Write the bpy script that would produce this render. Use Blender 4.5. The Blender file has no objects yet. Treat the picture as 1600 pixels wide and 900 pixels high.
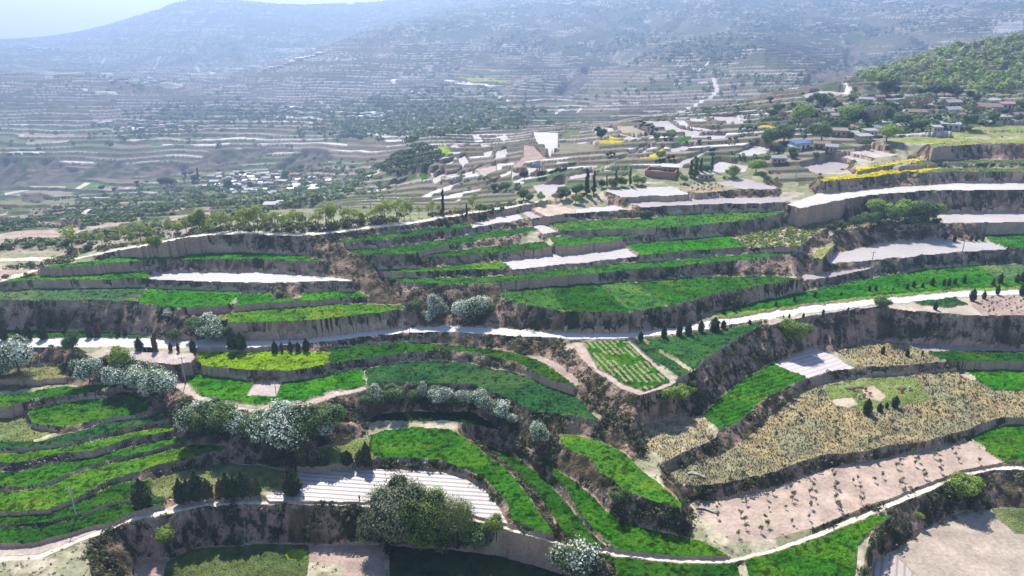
import bpy, bmesh, math, random
import numpy as np
from mathutils import Vector, Matrix
random.seed(7)
RNG = np.random.default_rng(11)

# ------------------------------------------------------------------ camera, sky, sun, exposure
PITCH = math.radians(21.0)          # drone camera looks down by this much
F = 1150.0                          # focal length in pixels of a 1600 x 900 picture
CAMZ = 115.0                        # camera height above the lowest field
scene = bpy.context.scene
COL = scene.collection
cd = bpy.data.cameras.new('camera')
cam = bpy.data.objects.new('camera', cd)
COL.objects.link(cam)
cam.location = (0, 0, CAMZ)
cam.rotation_euler = (math.pi / 2 - PITCH, 0, 0)
cd.sensor_width = 36.0
cd.lens = 36.0 * F / 1600.0
cd.clip_start = 1.0
cd.clip_end = 30000.0
scene.camera = cam

SUN_ELEV = math.radians(50.0)
SUN_AZ = math.radians(-17.0)        # to the left of the view direction (+Y), sun beyond the valley
world = bpy.data.worlds.new('World')
scene.world = world
world.use_nodes = True
wn = world.node_tree
wn.nodes.clear()
wo = wn.nodes.new('ShaderNodeOutputWorld')
wb = wn.nodes.new('ShaderNodeBackground')
sk = wn.nodes.new('ShaderNodeTexSky')
sk.sky_type = 'NISHITA'
sk.sun_disc = False
sk.sun_elevation = SUN_ELEV
sk.sun_rotation = SUN_AZ
sk.altitude = 1500
sk.dust_density = 0.6
sk.air_density = 1.0
wb.inputs['Strength'].default_value = 0.135
wn.links.new(sk.outputs[0], wb.inputs['Color'])
wn.links.new(wb.outputs[0], wo.inputs['Surface'])
sd = bpy.data.lights.new('sun', 'SUN')
sd.energy = 5.0
sd.angle = math.radians(0.55)
sd.color = (1.0, 0.955, 0.89)
sun = bpy.data.objects.new('sun', sd)
COL.objects.link(sun)
_d = Vector((math.sin(SUN_AZ) * math.cos(SUN_ELEV), math.cos(SUN_AZ) * math.cos(SUN_ELEV), math.sin(SUN_ELEV)))
sun.rotation_euler = _d.to_track_quat('Z', 'Y').to_euler()
sun.location = (-200, 600, 900)
scene.view_settings.view_transform = 'Standard'
scene.view_settings.look = 'None'
scene.view_settings.exposure = 0.72
scene.view_settings.gamma = 1.0
scene.view_settings.use_curve_mapping = False
scene.cycles.max_bounces = 4
scene.cycles.diffuse_bounces = 2
scene.cycles.volume_bounces = 0
scene.cycles.transparent_max_bounces = 4

# ------------------------------------------------------------------ small helpers
SP, CP = math.sin(PITCH), math.cos(PITCH)
def tan_of(py):
    up = (450.0 - np.asarray(py, float)) / F
    return (SP - up * CP) / (CP + up * SP)
def u_of(px, t):
    return (np.asarray(px, float) - 800.0) / F * (CP + t * SP)
def tag(o, label=None, cat=None, group=None, kind=None):
    if label: o['label'] = label
    if cat: o['category'] = cat
    if group: o['group'] = group
    if kind: o['kind'] = kind
    return o

def _hash2(ix, iy, seed):
    h = (ix.astype(np.int64) * 374761393 + iy.astype(np.int64) * 668265263 + seed * 1442695041) & 0xFFFFFFFF
    h = ((h ^ (h >> 13)) * 1274126177) & 0xFFFFFFFF
    h = (h ^ (h >> 16)) & 0xFFFFFFFF
    return h.astype(np.float32) / 4294967295.0
def vnoise(x, y, seed=0):
    ix = np.floor(x); iy = np.floor(y)
    fx = (x - ix).astype(np.float32); fy = (y - iy).astype(np.float32)
    fx = fx * fx * (3 - 2 * fx); fy = fy * fy * (3 - 2 * fy)
    ix = ix.astype(np.int64); iy = iy.astype(np.int64)
    a = _hash2(ix, iy, seed); b = _hash2(ix + 1, iy, seed)
    c = _hash2(ix, iy + 1, seed); d = _hash2(ix + 1, iy + 1, seed)
    return (a * (1 - fx) + b * fx) * (1 - fy) + (c * (1 - fx) + d * fx) * fy
def fbm(x, y, seed=0, octv=3, gain=.5):
    s = 0; a = 1; n = 0
    for k in range(octv):
        s = s + a * vnoise(x * 2 ** k + 17.3 * k, y * 2 ** k - 9.1 * k, seed + k); n += a; a *= gain
    return s / n            # 0..1

# ------------------------------------------------------------------ materials
def new_mat(name):
    m = bpy.data.materials.new(name); m.use_nodes = True
    nt = m.node_tree; nt.nodes.clear()
    out = nt.nodes.new('ShaderNodeOutputMaterial')
    bs = nt.nodes.new('ShaderNodeBsdfPrincipled')
    nt.links.new(bs.outputs[0], out.inputs[0])
    return m, nt, bs
def mth(nt, op, a, b=None, c=None, clamp=False):
    n = nt.nodes.new('ShaderNodeMath'); n.operation = op; n.use_clamp = clamp
    for i, v in enumerate((a, b, c)):
        if v is None: continue
        if isinstance(v, (int, float)): n.inputs[i].default_value = v
        else: nt.links.new(v, n.inputs[i])
    return n.outputs[0]
def noise_tex(nt, scale, detail=3, rough=.55, vec=None):
    n = nt.nodes.new('ShaderNodeTexNoise'); n.inputs['Scale'].default_value = scale
    n.inputs['Detail'].default_value = detail; n.inputs['Roughness'].default_value = rough
    if vec is not None: nt.links.new(vec, n.inputs['Vector'])
    return n.outputs['Fac']
def rng(nt, v, a, b, c, d):
    n = nt.nodes.new('ShaderNodeMapRange')
    nt.links.new(v, n.inputs[0])
    for i, q in enumerate((a, b, c, d)): n.inputs[i + 1].default_value = q
    return n.outputs[0]
def vmul(nt, col, fac):
    n = nt.nodes.new('ShaderNodeVectorMath'); n.operation = 'SCALE'
    nt.links.new(col, n.inputs[0])
    if isinstance(fac, (int, float)): n.inputs['Scale'].default_value = fac
    else: nt.links.new(fac, n.inputs['Scale'])
    return n.outputs[0]
def mixc(nt, f, a, b):
    n = nt.nodes.new('ShaderNodeMix'); n.data_type = 'RGBA'
    for i, v in ((0, f), (6, a), (7, b)):
        if isinstance(v, (int, float)): n.inputs[i].default_value = v
        elif isinstance(v, tuple): n.inputs[i].default_value = (*v, 1) if len(v) == 3 else v
        else: nt.links.new(v, n.inputs[i])
    return n.outputs[2]
def attr(nt, name):
    n = nt.nodes.new('ShaderNodeAttribute'); n.attribute_name = name
    return n
def pos(nt):
    return nt.nodes.new('ShaderNodeNewGeometry').outputs['Position']
def bump(nt, bs, h, strength, dist):
    b = nt.nodes.new('ShaderNodeBump'); b.inputs['Strength'].default_value = strength
    b.inputs['Distance'].default_value = dist
    nt.links.new(h, b.inputs['Height']); nt.links.new(b.outputs[0], bs.inputs['Normal'])

def ground_mat(name, s1, s2, amp, bstr=.5, bdist=.3, rough=.95, spec=.15):
    m, nt, bs = new_mat(name)
    p = pos(nt)
    n1 = noise_tex(nt, s1, 4, .65, p); n2 = noise_tex(nt, s2, 3, .6, p)
    f = mth(nt, 'ADD', rng(nt, n1, .25, .75, 1 - amp, 1 + amp), rng(nt, n2, .25, .75, -amp * .6, amp * .6))
    nt.links.new(vmul(nt, attr(nt, 'Col').outputs['Color'], f), bs.inputs['Base Color'])
    bs.inputs['Roughness'].default_value = rough
    bs.inputs['Specular IOR Level'].default_value = spec
    bump(nt, bs, mth(nt, 'ADD', n1, n2), bstr, bdist)
    return m
M_SOIL = ground_mat('bare_soil', 1.4, .22, .28)
def bank_mat():
    m, nt, bs = new_mat('loess_bank')
    p = pos(nt)
    mp = nt.nodes.new('ShaderNodeMapping'); mp.inputs['Scale'].default_value = (1, 1, .4); nt.links.new(p, mp.inputs[0]); p = mp.outputs[0]
    n1 = noise_tex(nt, .35, 4, .65, p); n2 = noise_tex(nt, 1.3, 4, .7, p); n3 = noise_tex(nt, .10, 2, .5, p)
    veg = rng(nt, mth(nt, 'ADD', mth(nt, 'MULTIPLY', n1, .6), mth(nt, 'ADD', mth(nt, 'MULTIPLY', n2, .45), mth(nt, 'MULTIPLY', n3, .35))), .67, .75, 0, 1)
    soil = vmul(nt, attr(nt, 'Col').outputs['Color'], rng(nt, n2, .3, .7, .55, 1.4))
    green = mixc(nt, rng(nt, n2, .35, .65, 0, 1), (.020, .021, .016), (.075, .078, .036))
    nt.links.new(mixc(nt, veg, soil, green), bs.inputs['Base Color'])
    bs.inputs['Roughness'].default_value = .95; bs.inputs['Specular IOR Level'].default_value = .1
    bump(nt, bs, mth(nt, 'ADD', n1, n2), 1.0, 1.2)
    return m
M_BANK = bank_mat()
M_CROP = ground_mat('leafy_crop', 2.2, .3, .32, 1.0, .5, .95, .04)
M_HILL = ground_mat('hill_ground', .12, .6, .22, .6, 2.0)
M_ROAD = ground_mat('road_concrete', .5, 3.0, .05, .1, .05, .8, .3)
def film_mat():
    m, nt, bs = new_mat('plastic_film_rows')
    s = attr(nt, 'strip').outputs['Fac']
    p = pos(nt)
    n = noise_tex(nt, .9, 3, .6, p); n2 = noise_tex(nt, 4.0, 2, .6, p)
    fr = mth(nt, 'FRACT', mth(nt, 'ADD', s, mth(nt, 'MULTIPLY', n, .12)))
    groove = rng(nt, mth(nt, 'ABSOLUTE', mth(nt, 'SUBTRACT', fr, .5)), .26, .44, 0, 1)
    am = attr(nt, 'groove').outputs['Fac']
    f = mth(nt, 'MULTIPLY', groove, am)
    f = mth(nt, 'ADD', f, rng(nt, n2, .55, .72, 0, .5), clamp=True)
    base = vmul(nt, attr(nt, 'Col').outputs['Color'], rng(nt, n, .25, .75, .88, 1.1))
    c = mixc(nt, f, base, (.25, .19, .165))
    nt.links.new(c, bs.inputs['Base Color'])
    nt.links.new(rng(nt, f, 0, 1, .42, .95), bs.inputs['Roughness'])
    bs.inputs['Specular IOR Level'].default_value = .35
    bump(nt, bs, mth(nt, 'SUBTRACT', n2, f), .5, .12)
    return m
M_FILM = film_mat()
# ------------------------------------------------------------------ terrace levels (metres below the camera), measured wall by wall
Z = {'M': -115.0, 'TR': -107.48, 'F1': -107.22, 'F2': -106.82, 'F3': -106.27, 'F4': -105.77, 'F5': -104.6, 'F6': -103.91, 'F7': -102.9, 'F8': -101.25, 'C7': -107.26, 'C6b': -105.15, 'C6a': -104.11, 'C5': -101.93, 'C3': -96.94, 'C2': -94.76, 'C1': -94.48, 'R2': -92.79, 'R1': -93.28, 'T2': -88.29, 'T1': -86.73, 'T3': -84.22, 'T4': -81.19, 'RP': -75.75, 'U9': -86.85, 'U8': -82.13, 'U7': -80.36, 'U5': -78.68, 'U4': -78.34, 'U6': -80.03, 'U2': -77.2, 'U3': -77.16, 'U1': -75.06, 'CF': -74.24, 'U1d': -75.09, 'Z1': -75.67, 'Z2': -72.11, 'CA': -73.02, 'Z3': -70.72, 'ZT': -64.21, 'V': -93.62, 'W1': -91.13, 'X1': -89.2, 'Y1': -83.63, 'R3': -93.4, 'D1': -92.27, 'E': -102.49, 'RS': -93.56, 'G': -104.11, 'H': -106.28, 'N': -97.87, 'KR': -113.86, 'J': -107.81}
# classes: 0 nothing, 1 verge, 2 bank ...
GREEN = (.038, .160, .008); DGREEN = (.026, .112, .008); BGREEN = (.028, .105, .026)
LGREEN = (.078, .210, .012); YGREEN = (.200, .340, .006); BRIGHT = (.036, .200, .004)
FILM = (.41, .35, .335); FILMW = (.48, .44, .42); SOIL = (.40, .29, .235); PSOIL = (.47, .38, .34)
SCRUB = (.245, .225, .125); GRASS = (.20, .24, .085); STRAW = (.48, .42, .30); CANOLA = (.62, .52, .005)
ROADC = (.60, .57, .54)
# kind, colour, level, polygon in photo pixels, strip direction (deg) or crop row direction, label
def P(s):
    a = [float(v) for v in s.replace(';', ',').split(',')]
    return list(zip(a[::2], a[1::2]))
FIELDS = [
# --- bottom row
('grass', (.10,.14,.045), 'M', '240,900;262,875;300,858;400,850;480,850;484,875;470,900', 0, 'rough green grass plot below the track at the bottom edge'),
('grass', (.25,.38,.03), 'M', '445,866;456,858;474,857;480,866;474,875;450,873', 0, 'small lime green weed patch on the rough grass plot'),
('soil', SOIL, 'M', '484,852;600,852;606,900;545,900;540,884;482,876', 0, 'bare pinkish soil patch below the big tree'),
('soil', SOIL, 'M', '175,900;215,880;262,872;240,900', 0, 'bare soil slope beside the rough grass plot'),
('grass', (.05,.08,.03), 'M', '608,852;700,858;800,872;880,890;950,900;608,900', 0, 'weedy ground under the big tree, its shade put into the colour'),  # shade below the tree is painted in as this dark green
('soil', (.42,.34,.27), 'KR', '1395,862;1440,828;1500,800;1540,797;1585,835;1600,860;1600,900;1510,900', 30, 'harvested brown field at the bottom right corner'),
('film', (.50,.43,.40), 'KR', '1350,900;1362,880;1393,862;1508,900', 62, 'pale ridged field at the bottom edge beside the brown one'),
('grass', (.13,.18,.07), 'KR', '1546,796;1600,786;1600,832;1588,834', 0, 'grey green grass wedge at the right edge below the track'),
('crop', GREEN, 'J', '1162,876;1200,869;1275,845;1362,806;1392,808;1362,832;1340,852;1328,900;1190,900', 20, 'green wheat below the forked track at the bottom'),
('crop', DGREEN, 'J', '930,868;962,871;1025,881;1090,884;1150,880;1178,900;980,900;960,886', 0, 'thin green crop strip under the curved track'),
('track', (.66,.58,.44), 'TR', '0,888;60,866;130,838;200,811;260,797;320,788;380,783;450,783;560,786;640,792;700,800;800,826;880,848;960,863;1080,875;1140,874;1200,859;1250,842;1300,822;1350,802;1400,780;1450,759;1500,739;1550,727;1600,718;1600,727;1550,735;1500,747;1450,769;1400,789;1350,811;1300,830;1250,848;1200,864;1140,880;1080,880;960,869;880,853;800,831;700,805;640,797;560,791;450,788;380,788;320,793;260,803;200,817;130,845;60,874;0,898', 0, 'pale dirt track winding along the terrace edge'),
('soil', (.50,.40,.33), 'TR', '0,870;90,843;180,817;235,800;262,792;275,787;350,782;400,778;408,783;380,783;320,788;260,797;200,811;130,838;60,866;0,888', 0, 'bare soil verge beside the lower left track'),
# --- lower left strips
('crop', DGREEN, 'F1', '0,841;70,824;120,812;162,797;185,790;258,783;257,791;237,795;200,807;170,819;150,822;100,837;50,850;0,862', 15, 'dark green crop strip beside the lower left track'),
('crop', DGREEN, 'F2', '0,821;75,803;125,784;155,771;182,758;225,751;236,747;236,756;232,775;262,779;235,785;175,787;162,791;120,807;70,819;0,837', 15, 'dark green crop strip second above the lower left track'),
('crop', LGREEN, 'F3', '0,775;32,769;75,760;120,742;150,731;187,723;237,712;292,699;305,694;355,699;346,708;322,711;285,722;235,733;182,749;150,764;122,780;75,799;0,817', 12, 'broad light green field in the lower left'),
('crop', GREEN, 'F4', '0,743;32,739;62,729;100,722;137,715;175,707;225,694;275,685;300,690;270,697;240,706;187,717;150,726;120,737;80,754;40,762;0,768', 15, 'green crop strip above the broad light green field'),
('crop', LGREEN, 'F5', '0,716;25,709;62,703;100,698;150,690;200,679;225,674;268,664;276,670;270,676;250,680;207,685;175,697;140,708;92,710;60,717;25,725;0,730', 12, 'light green crop strip below the bluish strip'),
('crop', BGREEN, 'F6', '0,698;37,693;65,690;100,679;120,676;160,664;200,657;245,650;272,652;262,658;225,664;200,670;150,683;100,693;62,699;25,704;0,711', 12, 'bluish green crop strip under the rounded field'),
('grass', GRASS, 'F6', '0,650;35,642;42,650;40,662;60,672;90,675;62,686;37,690;0,695', 0, 'pale grass patch beside the rounded field'),
('crop', GREEN, 'F7', '47,641;75,635;125,627;170,623;190,612;225,622;234,634;232,644;207,650;175,655;140,661;100,668;65,667;50,663;44,652', 8, 'rounded green field on a small terrace at the left'),
('crop', GREEN, 'F8', '0,627;25,618;62,611;100,606;130,603;175,601;195,604;162,611;137,616;100,620;62,625;37,630;15,637;0,645', 12, 'green crop strip above the rounded field'),
('grass', (.12,.16,.05), 'F8', '0,600;50,592;110,590;105,600;62,606;25,612;0,620', 0, 'rough grass above the left crop strips'),
('grass', (.24,.26,.10), 'HM', '0,566;40,575;75,570;105,575;108,590;60,594;0,598', 0, 'pale rough grass slope under the left blossom bush'),
# --- centre lower
('grass', (.17,.21,.08), 'C7', '237,752;262,741;322,729;350,722;400,727;440,733;460,735;442,765;412,768;350,775;280,779;240,780', 0, 'grass plot beside the row of small conifers'),
('film', FILMW, 'C7', '462,736;525,733;600,733;650,734;695,737;725,746;757,763;780,792;794,818;750,808;732,801;675,789;575,784;525,784;420,783;412,773;442,768', -6, 'white film field with fine dark rows beside the big tree'),
('crop', GREEN, 'C6b', '575,682;600,674;640,669;700,671;716,680;745,700;762,712;782,727;802,746;825,775;845,806;866,836;850,836;800,815;795,795;780,773;757,749;725,734;687,721;650,718;590,717;578,700', 6, 'broad green crop on the curved terrace above the film field'),
('grass', (.17,.24,.07), 'C6b', '462,704;520,696;558,686;580,684;576,700;586,718;525,727;464,729', 0, 'grass with small conifers above the film field'),
('crop', DGREEN, 'C6a', '720,682;762,697;800,710;850,748;887,790;925,835;950,858;935,856;882,838;860,803;835,768;805,738;765,706', -50, 'dark green crop between two curving dirt banks'),
('crop', (.012,.05,.008), 'C5', '562,662;600,647;650,643;737,646;760,657;790,677;775,674;750,669;700,659;625,660', 0, 'crop strip shaded by the blossom bushes'),  # shadow on the strip is put into the crop colour
('crop', GREEN, 'C5', '790,678;817,697;850,727;873,737;895,750;925,776;962,812;1025,833;1087,844;1125,862;1140,871;1125,873;1050,871;975,864;958,858;905,806;885,766;860,741;832,706;803,690', -48, 'long green crop curving down to the track fork'),
('crop', (.07,.21,.015), 'N', '872,681;900,681;937,691;975,708;1000,733;1037,763;1066,790;1063,797;1025,788;975,769;950,748;936,740;925,721;900,709;878,697', -40, 'mottled green crop on the leaf shaped terrace'),
('track', (.46,.37,.30), 'C3', '228,560;245,572;275,592;312,620;350,631;400,640;437,635;475,631;525,614;568,604;573,608;525,621;475,637;437,642;400,646;350,637;305,626;262,597;235,575', 0, 'brown dirt path below the bright green field'),
('crop', BRIGHT, 'C3', '276,584;320,585;397,597;385,617;432,621;441,598;500,590;565,577;570,603;525,610;475,627;437,630;400,634;350,627;312,616;295,600', 5, 'bright green wheat field above the brown dirt path'),
('soil', PSOIL, 'C3', '397,598;440,598;432,621;386,618', 0, 'bare square patch inside the bright green wheat'),
('crop', BGREEN, 'C3', '571,577;625,568;675,565;725,567;800,583;875,607;912,629;938,661;875,649;832,646;800,627;762,611;725,603;625,599;574,602', 3, 'bluish green field above the blossom bushes'),
('crop', YGREEN, 'C1', '307,551;400,549;512,551;514,571;462,580;400,581;315,573;307,560', 0, 'vivid yellow green field beside the road'),
('crop', DGREEN, 'C2', '516,546;575,541;637,536;700,540;800,550;850,570;897,603;897,608;862,596;800,565;750,555;700,549;650,551;562,563;517,572', 8, 'dark green row crop below the road bend'),
('soil', SOIL, 'C2', '817,556;850,558;875,568;893,585;908,602;900,603;856,570', 0, 'bare soil wedge beside the gully'),
('soil', PSOIL, 'R1', '130,552;180,549;300,550;305,560;300,566;272,570;235,566;200,562;150,561', 0, 'bare trampled soil below the road on the left'),
# --- right lower
('crop', GREEN, 'D1', '912,535;975,533;1046,597;1007,610;975,600;935,575', -72, 'crop in slanting rows at the corner of the terrace'),
('crop', BGREEN, 'D1', '979,531;1000,532;1080,582;1060,593', 50, 'narrow bluish crop strip between two green fields'),
('crop', (.035,.13,.028), 'D1', '1004,530;1050,526;1125,515;1193,503;1190,510;1175,516;1137,539;1105,561;1084,580', 10, 'triangular green field between the road and the high bank'),
('track', (.44,.34,.28), 'D1', '892,534;908,534;933,577;973,602;1007,613;1048,598;976,532;980,531;1057,598;1040,606;1000,617;970,608;930,582;905,557', 0, 'narrow brown path round the corner terrace'),
('soil', (.45,.38,.29), 'RS', '1200,503;1280,490;1350,479;1420,474;1500,467;1560,461;1600,458;1600,494;1525,493;1412,485;1375,480;1325,484;1257,496;1200,509', 0, 'rough verge between the road and the high bank'),
('crop', BGREEN, 'RS', '1425,470;1490,466;1512,476;1480,481;1440,478', 0, 'small dark vegetable patch beside the road'),
('soil', SOIL, 'RS', '1514,470;1570,463;1600,479;1600,493;1538,493', 30, 'bare soil plot with seedlings beside the road'),
('crop', LGREEN, 'RS', '1576,462;1600,458;1600,476', 0, 'small green corner plot at the right edge by the road'),
('film', (.60,.52,.52), 'E', '1208,567;1280,543;1338,575;1300,580;1262,591', 28, 'pale ridged plot under the high bank'),
('crop', GREEN, 'E', '1098,648;1125,622;1162,592;1205,569;1259,592;1200,621;1150,664;1122,675', 30, 'green crop tongue under the high bank'),
('scrub', SCRUB, 'E', '1302,547;1350,532;1417,538;1475,566;1375,573;1342,573', 0, 'dry scrub plot above the grave terrace'),
('crop', DGREEN, 'E', '1450,550;1600,553;1600,573;1570,567;1480,567', -4, 'green crop strip under the right high bank'),
('soil', (.36,.28,.27), 'E', '1422,537;1592,546;1600,549;1450,548', 0, 'narrow ploughed strip at the foot of the bank'),
('scrub', (.36,.31,.18), 'E', '1000,664;1060,652;1097,650;1120,684;1040,721;1012,700', 0, 'beige scrub corner beside the gully'),
('scrub', SCRUB, 'G', '1042,735;1125,713;1160,690;1205,650;1262,606;1300,597;1350,588;1450,583;1490,580;1550,611;1600,636;1600,648;1562,654;1512,671;1450,689;1392,696;1350,706;1292,711;1257,721;1200,740;1125,756;1062,760', 0, 'wide olive scrub terrace with graves'),
('grass', (.16,.23,.07), 'G', '1290,606;1330,592;1430,588;1445,610;1455,625;1400,635;1345,640;1300,628', 0, 'greener grass round the graves'),
('soil', (.45,.36,.25), 'G', '1345,604;1365,602;1385,618;1375,628;1352,622', 0, 'bare trodden patch between the grave mounds'),
('soil', (.46,.38,.28), 'G', '1298,625;1330,622;1342,632;1325,638;1305,634', 0, 'bare patch left of the grave mounds'),
('crop', BRIGHT, 'G', '1500,579;1537,578;1600,587;1600,629;1550,608', -10, 'bright green field right of the scrub terrace'),
('soil', (.46,.345,.275), 'H', '1073,787;1125,780;1200,763;1300,730;1400,713;1507,688;1567,723;1500,736;1425,765;1350,793;1275,823;1200,844;1145,847;1128,838', 20, 'pinkish soil field planted with rows of saplings'),
('crop', GREEN, 'H', '1514,686;1537,676;1575,664;1600,664;1600,716;1571,722', 8, 'green field corner at the right edge above the track'),
# --- road
('road', ROADC, 'R1', '0,534;47,530;125,529.5;250,531;400,532.5;475,530;530,524;587,517;640,512;640,520;600,524;537,531;475,538;400,543;250,543.5;125,542.5;0,544', 0, 'pale concrete village road crossing the terraces'),
('road', ROADC, 'R2', '640,512;700,509;800,513;875,520;925,521.5;1000,519;1062,510;1100,502;1140,497;1140,507;1125,510;1075,519;1025,525;975,529.5;900,530;800,525;700,518.5;640,520', 0, ''),
('road', ROADC, 'R3', '1140,497;1200,488;1275,477;1350,469;1425,462;1500,454;1600,447;1600,457;1562,461;1500,464;1425,471;1362,477;1275,487;1200,499;1140,507', 0, ''),
('crop', DGREEN, 'R1', '0,519;62,517;150,519;225,524;240,528;150,527;50,527.5;0,530', 0, 'narrow green strip between the road and the tall bank'),
# --- left upper
('crop', LGREEN, 'T2', '364,488;425,483;500,477;575,476;632,478;633,482;600,490;550,496;500,502;462,504;400,506;355,506;354,497', 4, 'light green terrace field just above the road'),
('grass', GRASS, 'T2', '282,489;350,488;360,488;350,500;330,498;295,493', 0, 'pale grass patch left of the light green terrace'),
('crop', (.06,.15,.05), 'T1', '0,457;228,451;212,473;150,471;75,471;0,475', 2, 'dusty bluish green field above the tall left bank'),
('crop', BRIGHT, 'T1', '232,452;375,457;360,477;350,481;275,483;215,474', 0, 'bright green field above the tall left bank'),
('crop', BRIGHT, 'T1', '378,458;424,460;428,467;470,466;473,459;560,457;580,465;545,467;500,471;460,473;400,477;365,480', 3, 'bright green strip with a bare patch above the light terrace'),
('film', FILMW, 'T3', '243,426;400,425;475,430;537,435;554,439;475,441;400,442;234,438', 2, 'white film field on the left terrace'),
('crop', (.045,.19,.012), 'T3', '0,440;50,434;150,427;240,425;231,437;100,440;0,446', 2, 'green strip left of the white film field'),
('crop', BRIGHT, 'T4', '58,420;75,416;150,408;225,400;300,396;400,395.5;475,401;505,409;505,411;475,410;400,406.5;225,409;125,418', 2, 'green strip under the ridge path'),
('track', (.62,.55,.45), 'RP', '275,371;325,364;375,361;400,361;462,364;500,362;575,353;650,344;700,336;750,328;800,321;857,310;858,313;800,325;750,332;700,340;650,349;575,358;500,367;462,369;400,366;325,368;275,374', 0, 'pale dirt path along the ridge below the row of trees'),
('track', (.62,.55,.45), 'RL', '0,405;50,403;112,401;112,404;50,407;0,410', 0, 'pale dirt path at the left edge'),
('soil', SOIL, 'T3', '0,434;50,420;62,419;30,430;0,438', 0, 'pale soil end of the ridge path'),
# --- centre upper
('crop', (.055,.165,.022), 'U9', '783,455;855,447;880,489;850,484;800,473;783,467', -20, 'mottled green field above the road cutting'),
('crop', (.022,.110,.006), 'U9', '858,447;931,443;984,491;925,490.5;882,489', -18, 'smooth green field second in the row above the road'),
('crop', (.060,.180,.030), 'U9', '934,443;989,441;1041,481;987,490', -18, 'paler green field third in the row above the road'),
('crop', (.034,.140,.010), 'U9', '992,441;1100,434;1200,431;1255,437;1200,446;1125,459;1044,481', 15, 'long green field at the end of the row above the road'),
('crop', (.035,.15,.012), 'U8', '592,432;675,437;800,431;900,420;967,413;1050,407;1125,401;1200,397;1245,393;1246,396;1200,404;1100,414;975,424;875,434;800,441;700,447;650,445;602,437', 8, 'long narrow green field below the white film strip'),
('film', FILMW, 'U7', '785,409;800,406;900,393;973,386;998,401;900,411;800,422;797,417', 8, 'white film strip between the green terraces'),
('crop', (.06,.20,.012), 'U7', '590,422;650,421;725,415;782,410;794,419;725,425;650,427;600,427', 5, 'small light green field left of the white film strip'),
('crop', BRIGHT, 'U6', '979,382;1050,376;1142,369;1167,387;1075,394;998,400', 5, 'bright green rectangular field in the upper centre'),
('vine', (.40,.31,.24), 'U6', '1147,367;1200,361;1245,350;1275,346;1330,333;1300,351;1265,372;1249,385;1200,387;1170,388', 12, 'vineyard plot with rows of low bushes'),
('crop', DGREEN, 'U4', '648,404;662,398;725,391;800,382;851,377;863,389;800,394;700,403', 8, 'dark green strip in the upper centre terraces'),
('crop', (.04,.18,.01), 'U5', '856,372;925,370;1035,366;975,374;925,383;870,388', 6, 'green wedge strip right of the stepped path'),
('crop', (.028,.12,.014), 'U2', '540,392;600,388;675,378;737,367;800,358;830,355;840,361;800,370;725,381;675,391;645,398;575,401;545,396', 10, 'long dark green strip left of the stepped path'),
('film', FILMW, 'U2', '833,352;852,351;871,363;848,367', 80, 'small striped film plot on the stepped path'),
('crop', (.055,.18,.02), 'U3', '855,348;925,345;1012,342;1062,336;1200,331;1222,329;1223,334;1200,340;1137,349;1075,356;975,360;876,362', 5, 'long green field below the shrubby dark bank'),
('crop', (.020,.12,.010), 'U1', '522,377;550,373;625,363;687,355;730,350;735,355;650,369;575,378;524,382', 10, 'dark green strip under the ridge path trees'),
('film', FILMW, 'U1', '738,349;800,333;809,333;819,341;800,346;739,356', 12, 'white film plot beside the stepped path'),
('film', FILM, 'U1', '812,330;822,327;851,339;829,342', 80, 'striped film plot above the stepped path'),
('soil', (.52,.40,.32), 'U1d', '828,326;857,318;897,326;899,333;853,338', 0, 'bare pinkish soil yard above the stepped path'),
('film', (.56,.50,.50), 'U1d', '901,327;959,320;988,328;900,333', 5, 'greyish film plot right of the bare soil yard'),
('film', FILM, 'CF', '972,313;1087,310;1200,308;1246,306;1225,316;1200,317;1100,320;1000,324', 2, 'long film strip above the shrubby dark bank'),
('film', FILMW, 'CA', '942,297;1049,291;1081,304;970,308', 6, 'white film field at the left end of the upper terrace'),
('soil', (.34,.27,.17), 'CA', '1054,290;1112,286;1150,297;1087,302', 0, 'brown orchard plot between two film fields'),
('film', FILM, 'CA', '1119,285;1160,278;1213,292;1213,295;1160,296', -20, 'film field right of the brown orchard plot'),
('film', (.62,.57,.50), 'Z1', '1229,320;1275,303;1400,292;1500,286;1600,282;1600,293;1450,298;1375,303;1300,315;1250,326', 6, 'very long pale strip on the right terrace'),
('crop', CANOLA, 'Z2', '1273,282;1325,275;1375,268;1450,262;1470,264;1425,270;1350,279;1290,285', 6, 'yellow canola strip on the lower of two terraces'),
('crop', (.12,.20,.06), 'Z2', '1474,264;1600,260;1600,270;1475,270;1430,272', 4, 'grey green crop right of the lower canola strip'),
('crop', CANOLA, 'Z3', '1334,264;1375,256;1437,248;1444,250;1387,260;1339,269', 8, 'yellow canola strip on the upper of two terraces'),
('crop', (.11,.17,.06), 'Z3', '1447,251;1600,247;1600,255;1475,257;1400,262', 4, 'grey green crop right of the upper canola strip'),
('grass', (.24,.28,.09), 'ZT', '1475,229;1458,232;1450,225;1520,219;1543,222;1600,219;1600,223;1541,224', 0, 'dry grass terrace above the tall dark wall'),
# --- right middle
('grass', (.16,.30,.03), 'V', '1112,496;1140,489;1200,484;1287,472;1350,465;1450,456;1500,451;1600,445;1600,447;1500,453;1425,460;1350,467;1275,474;1200,486;1140,495', 0, 'grass verge along the upper side of the road'),
('crop', (.028,.18,.008), 'V', '1085,495;1137,483;1200,468;1300,448;1375,433;1450,421;1525,415;1560,438;1600,442;1500,449;1350,463;1200,482;1137,488', 10, 'bright green field along the road with small conifers'),
('crop', (.09,.19,.06), 'V', '1528,415;1600,410;1600,441;1563,437', 10, 'bluish grass field at the right end above the road'),
('film', FILM, 'W1', '1248,430;1325,422;1368,417;1358,421;1287,435;1257,439', 6, 'small pale strip below the stepped bank'),
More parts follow.
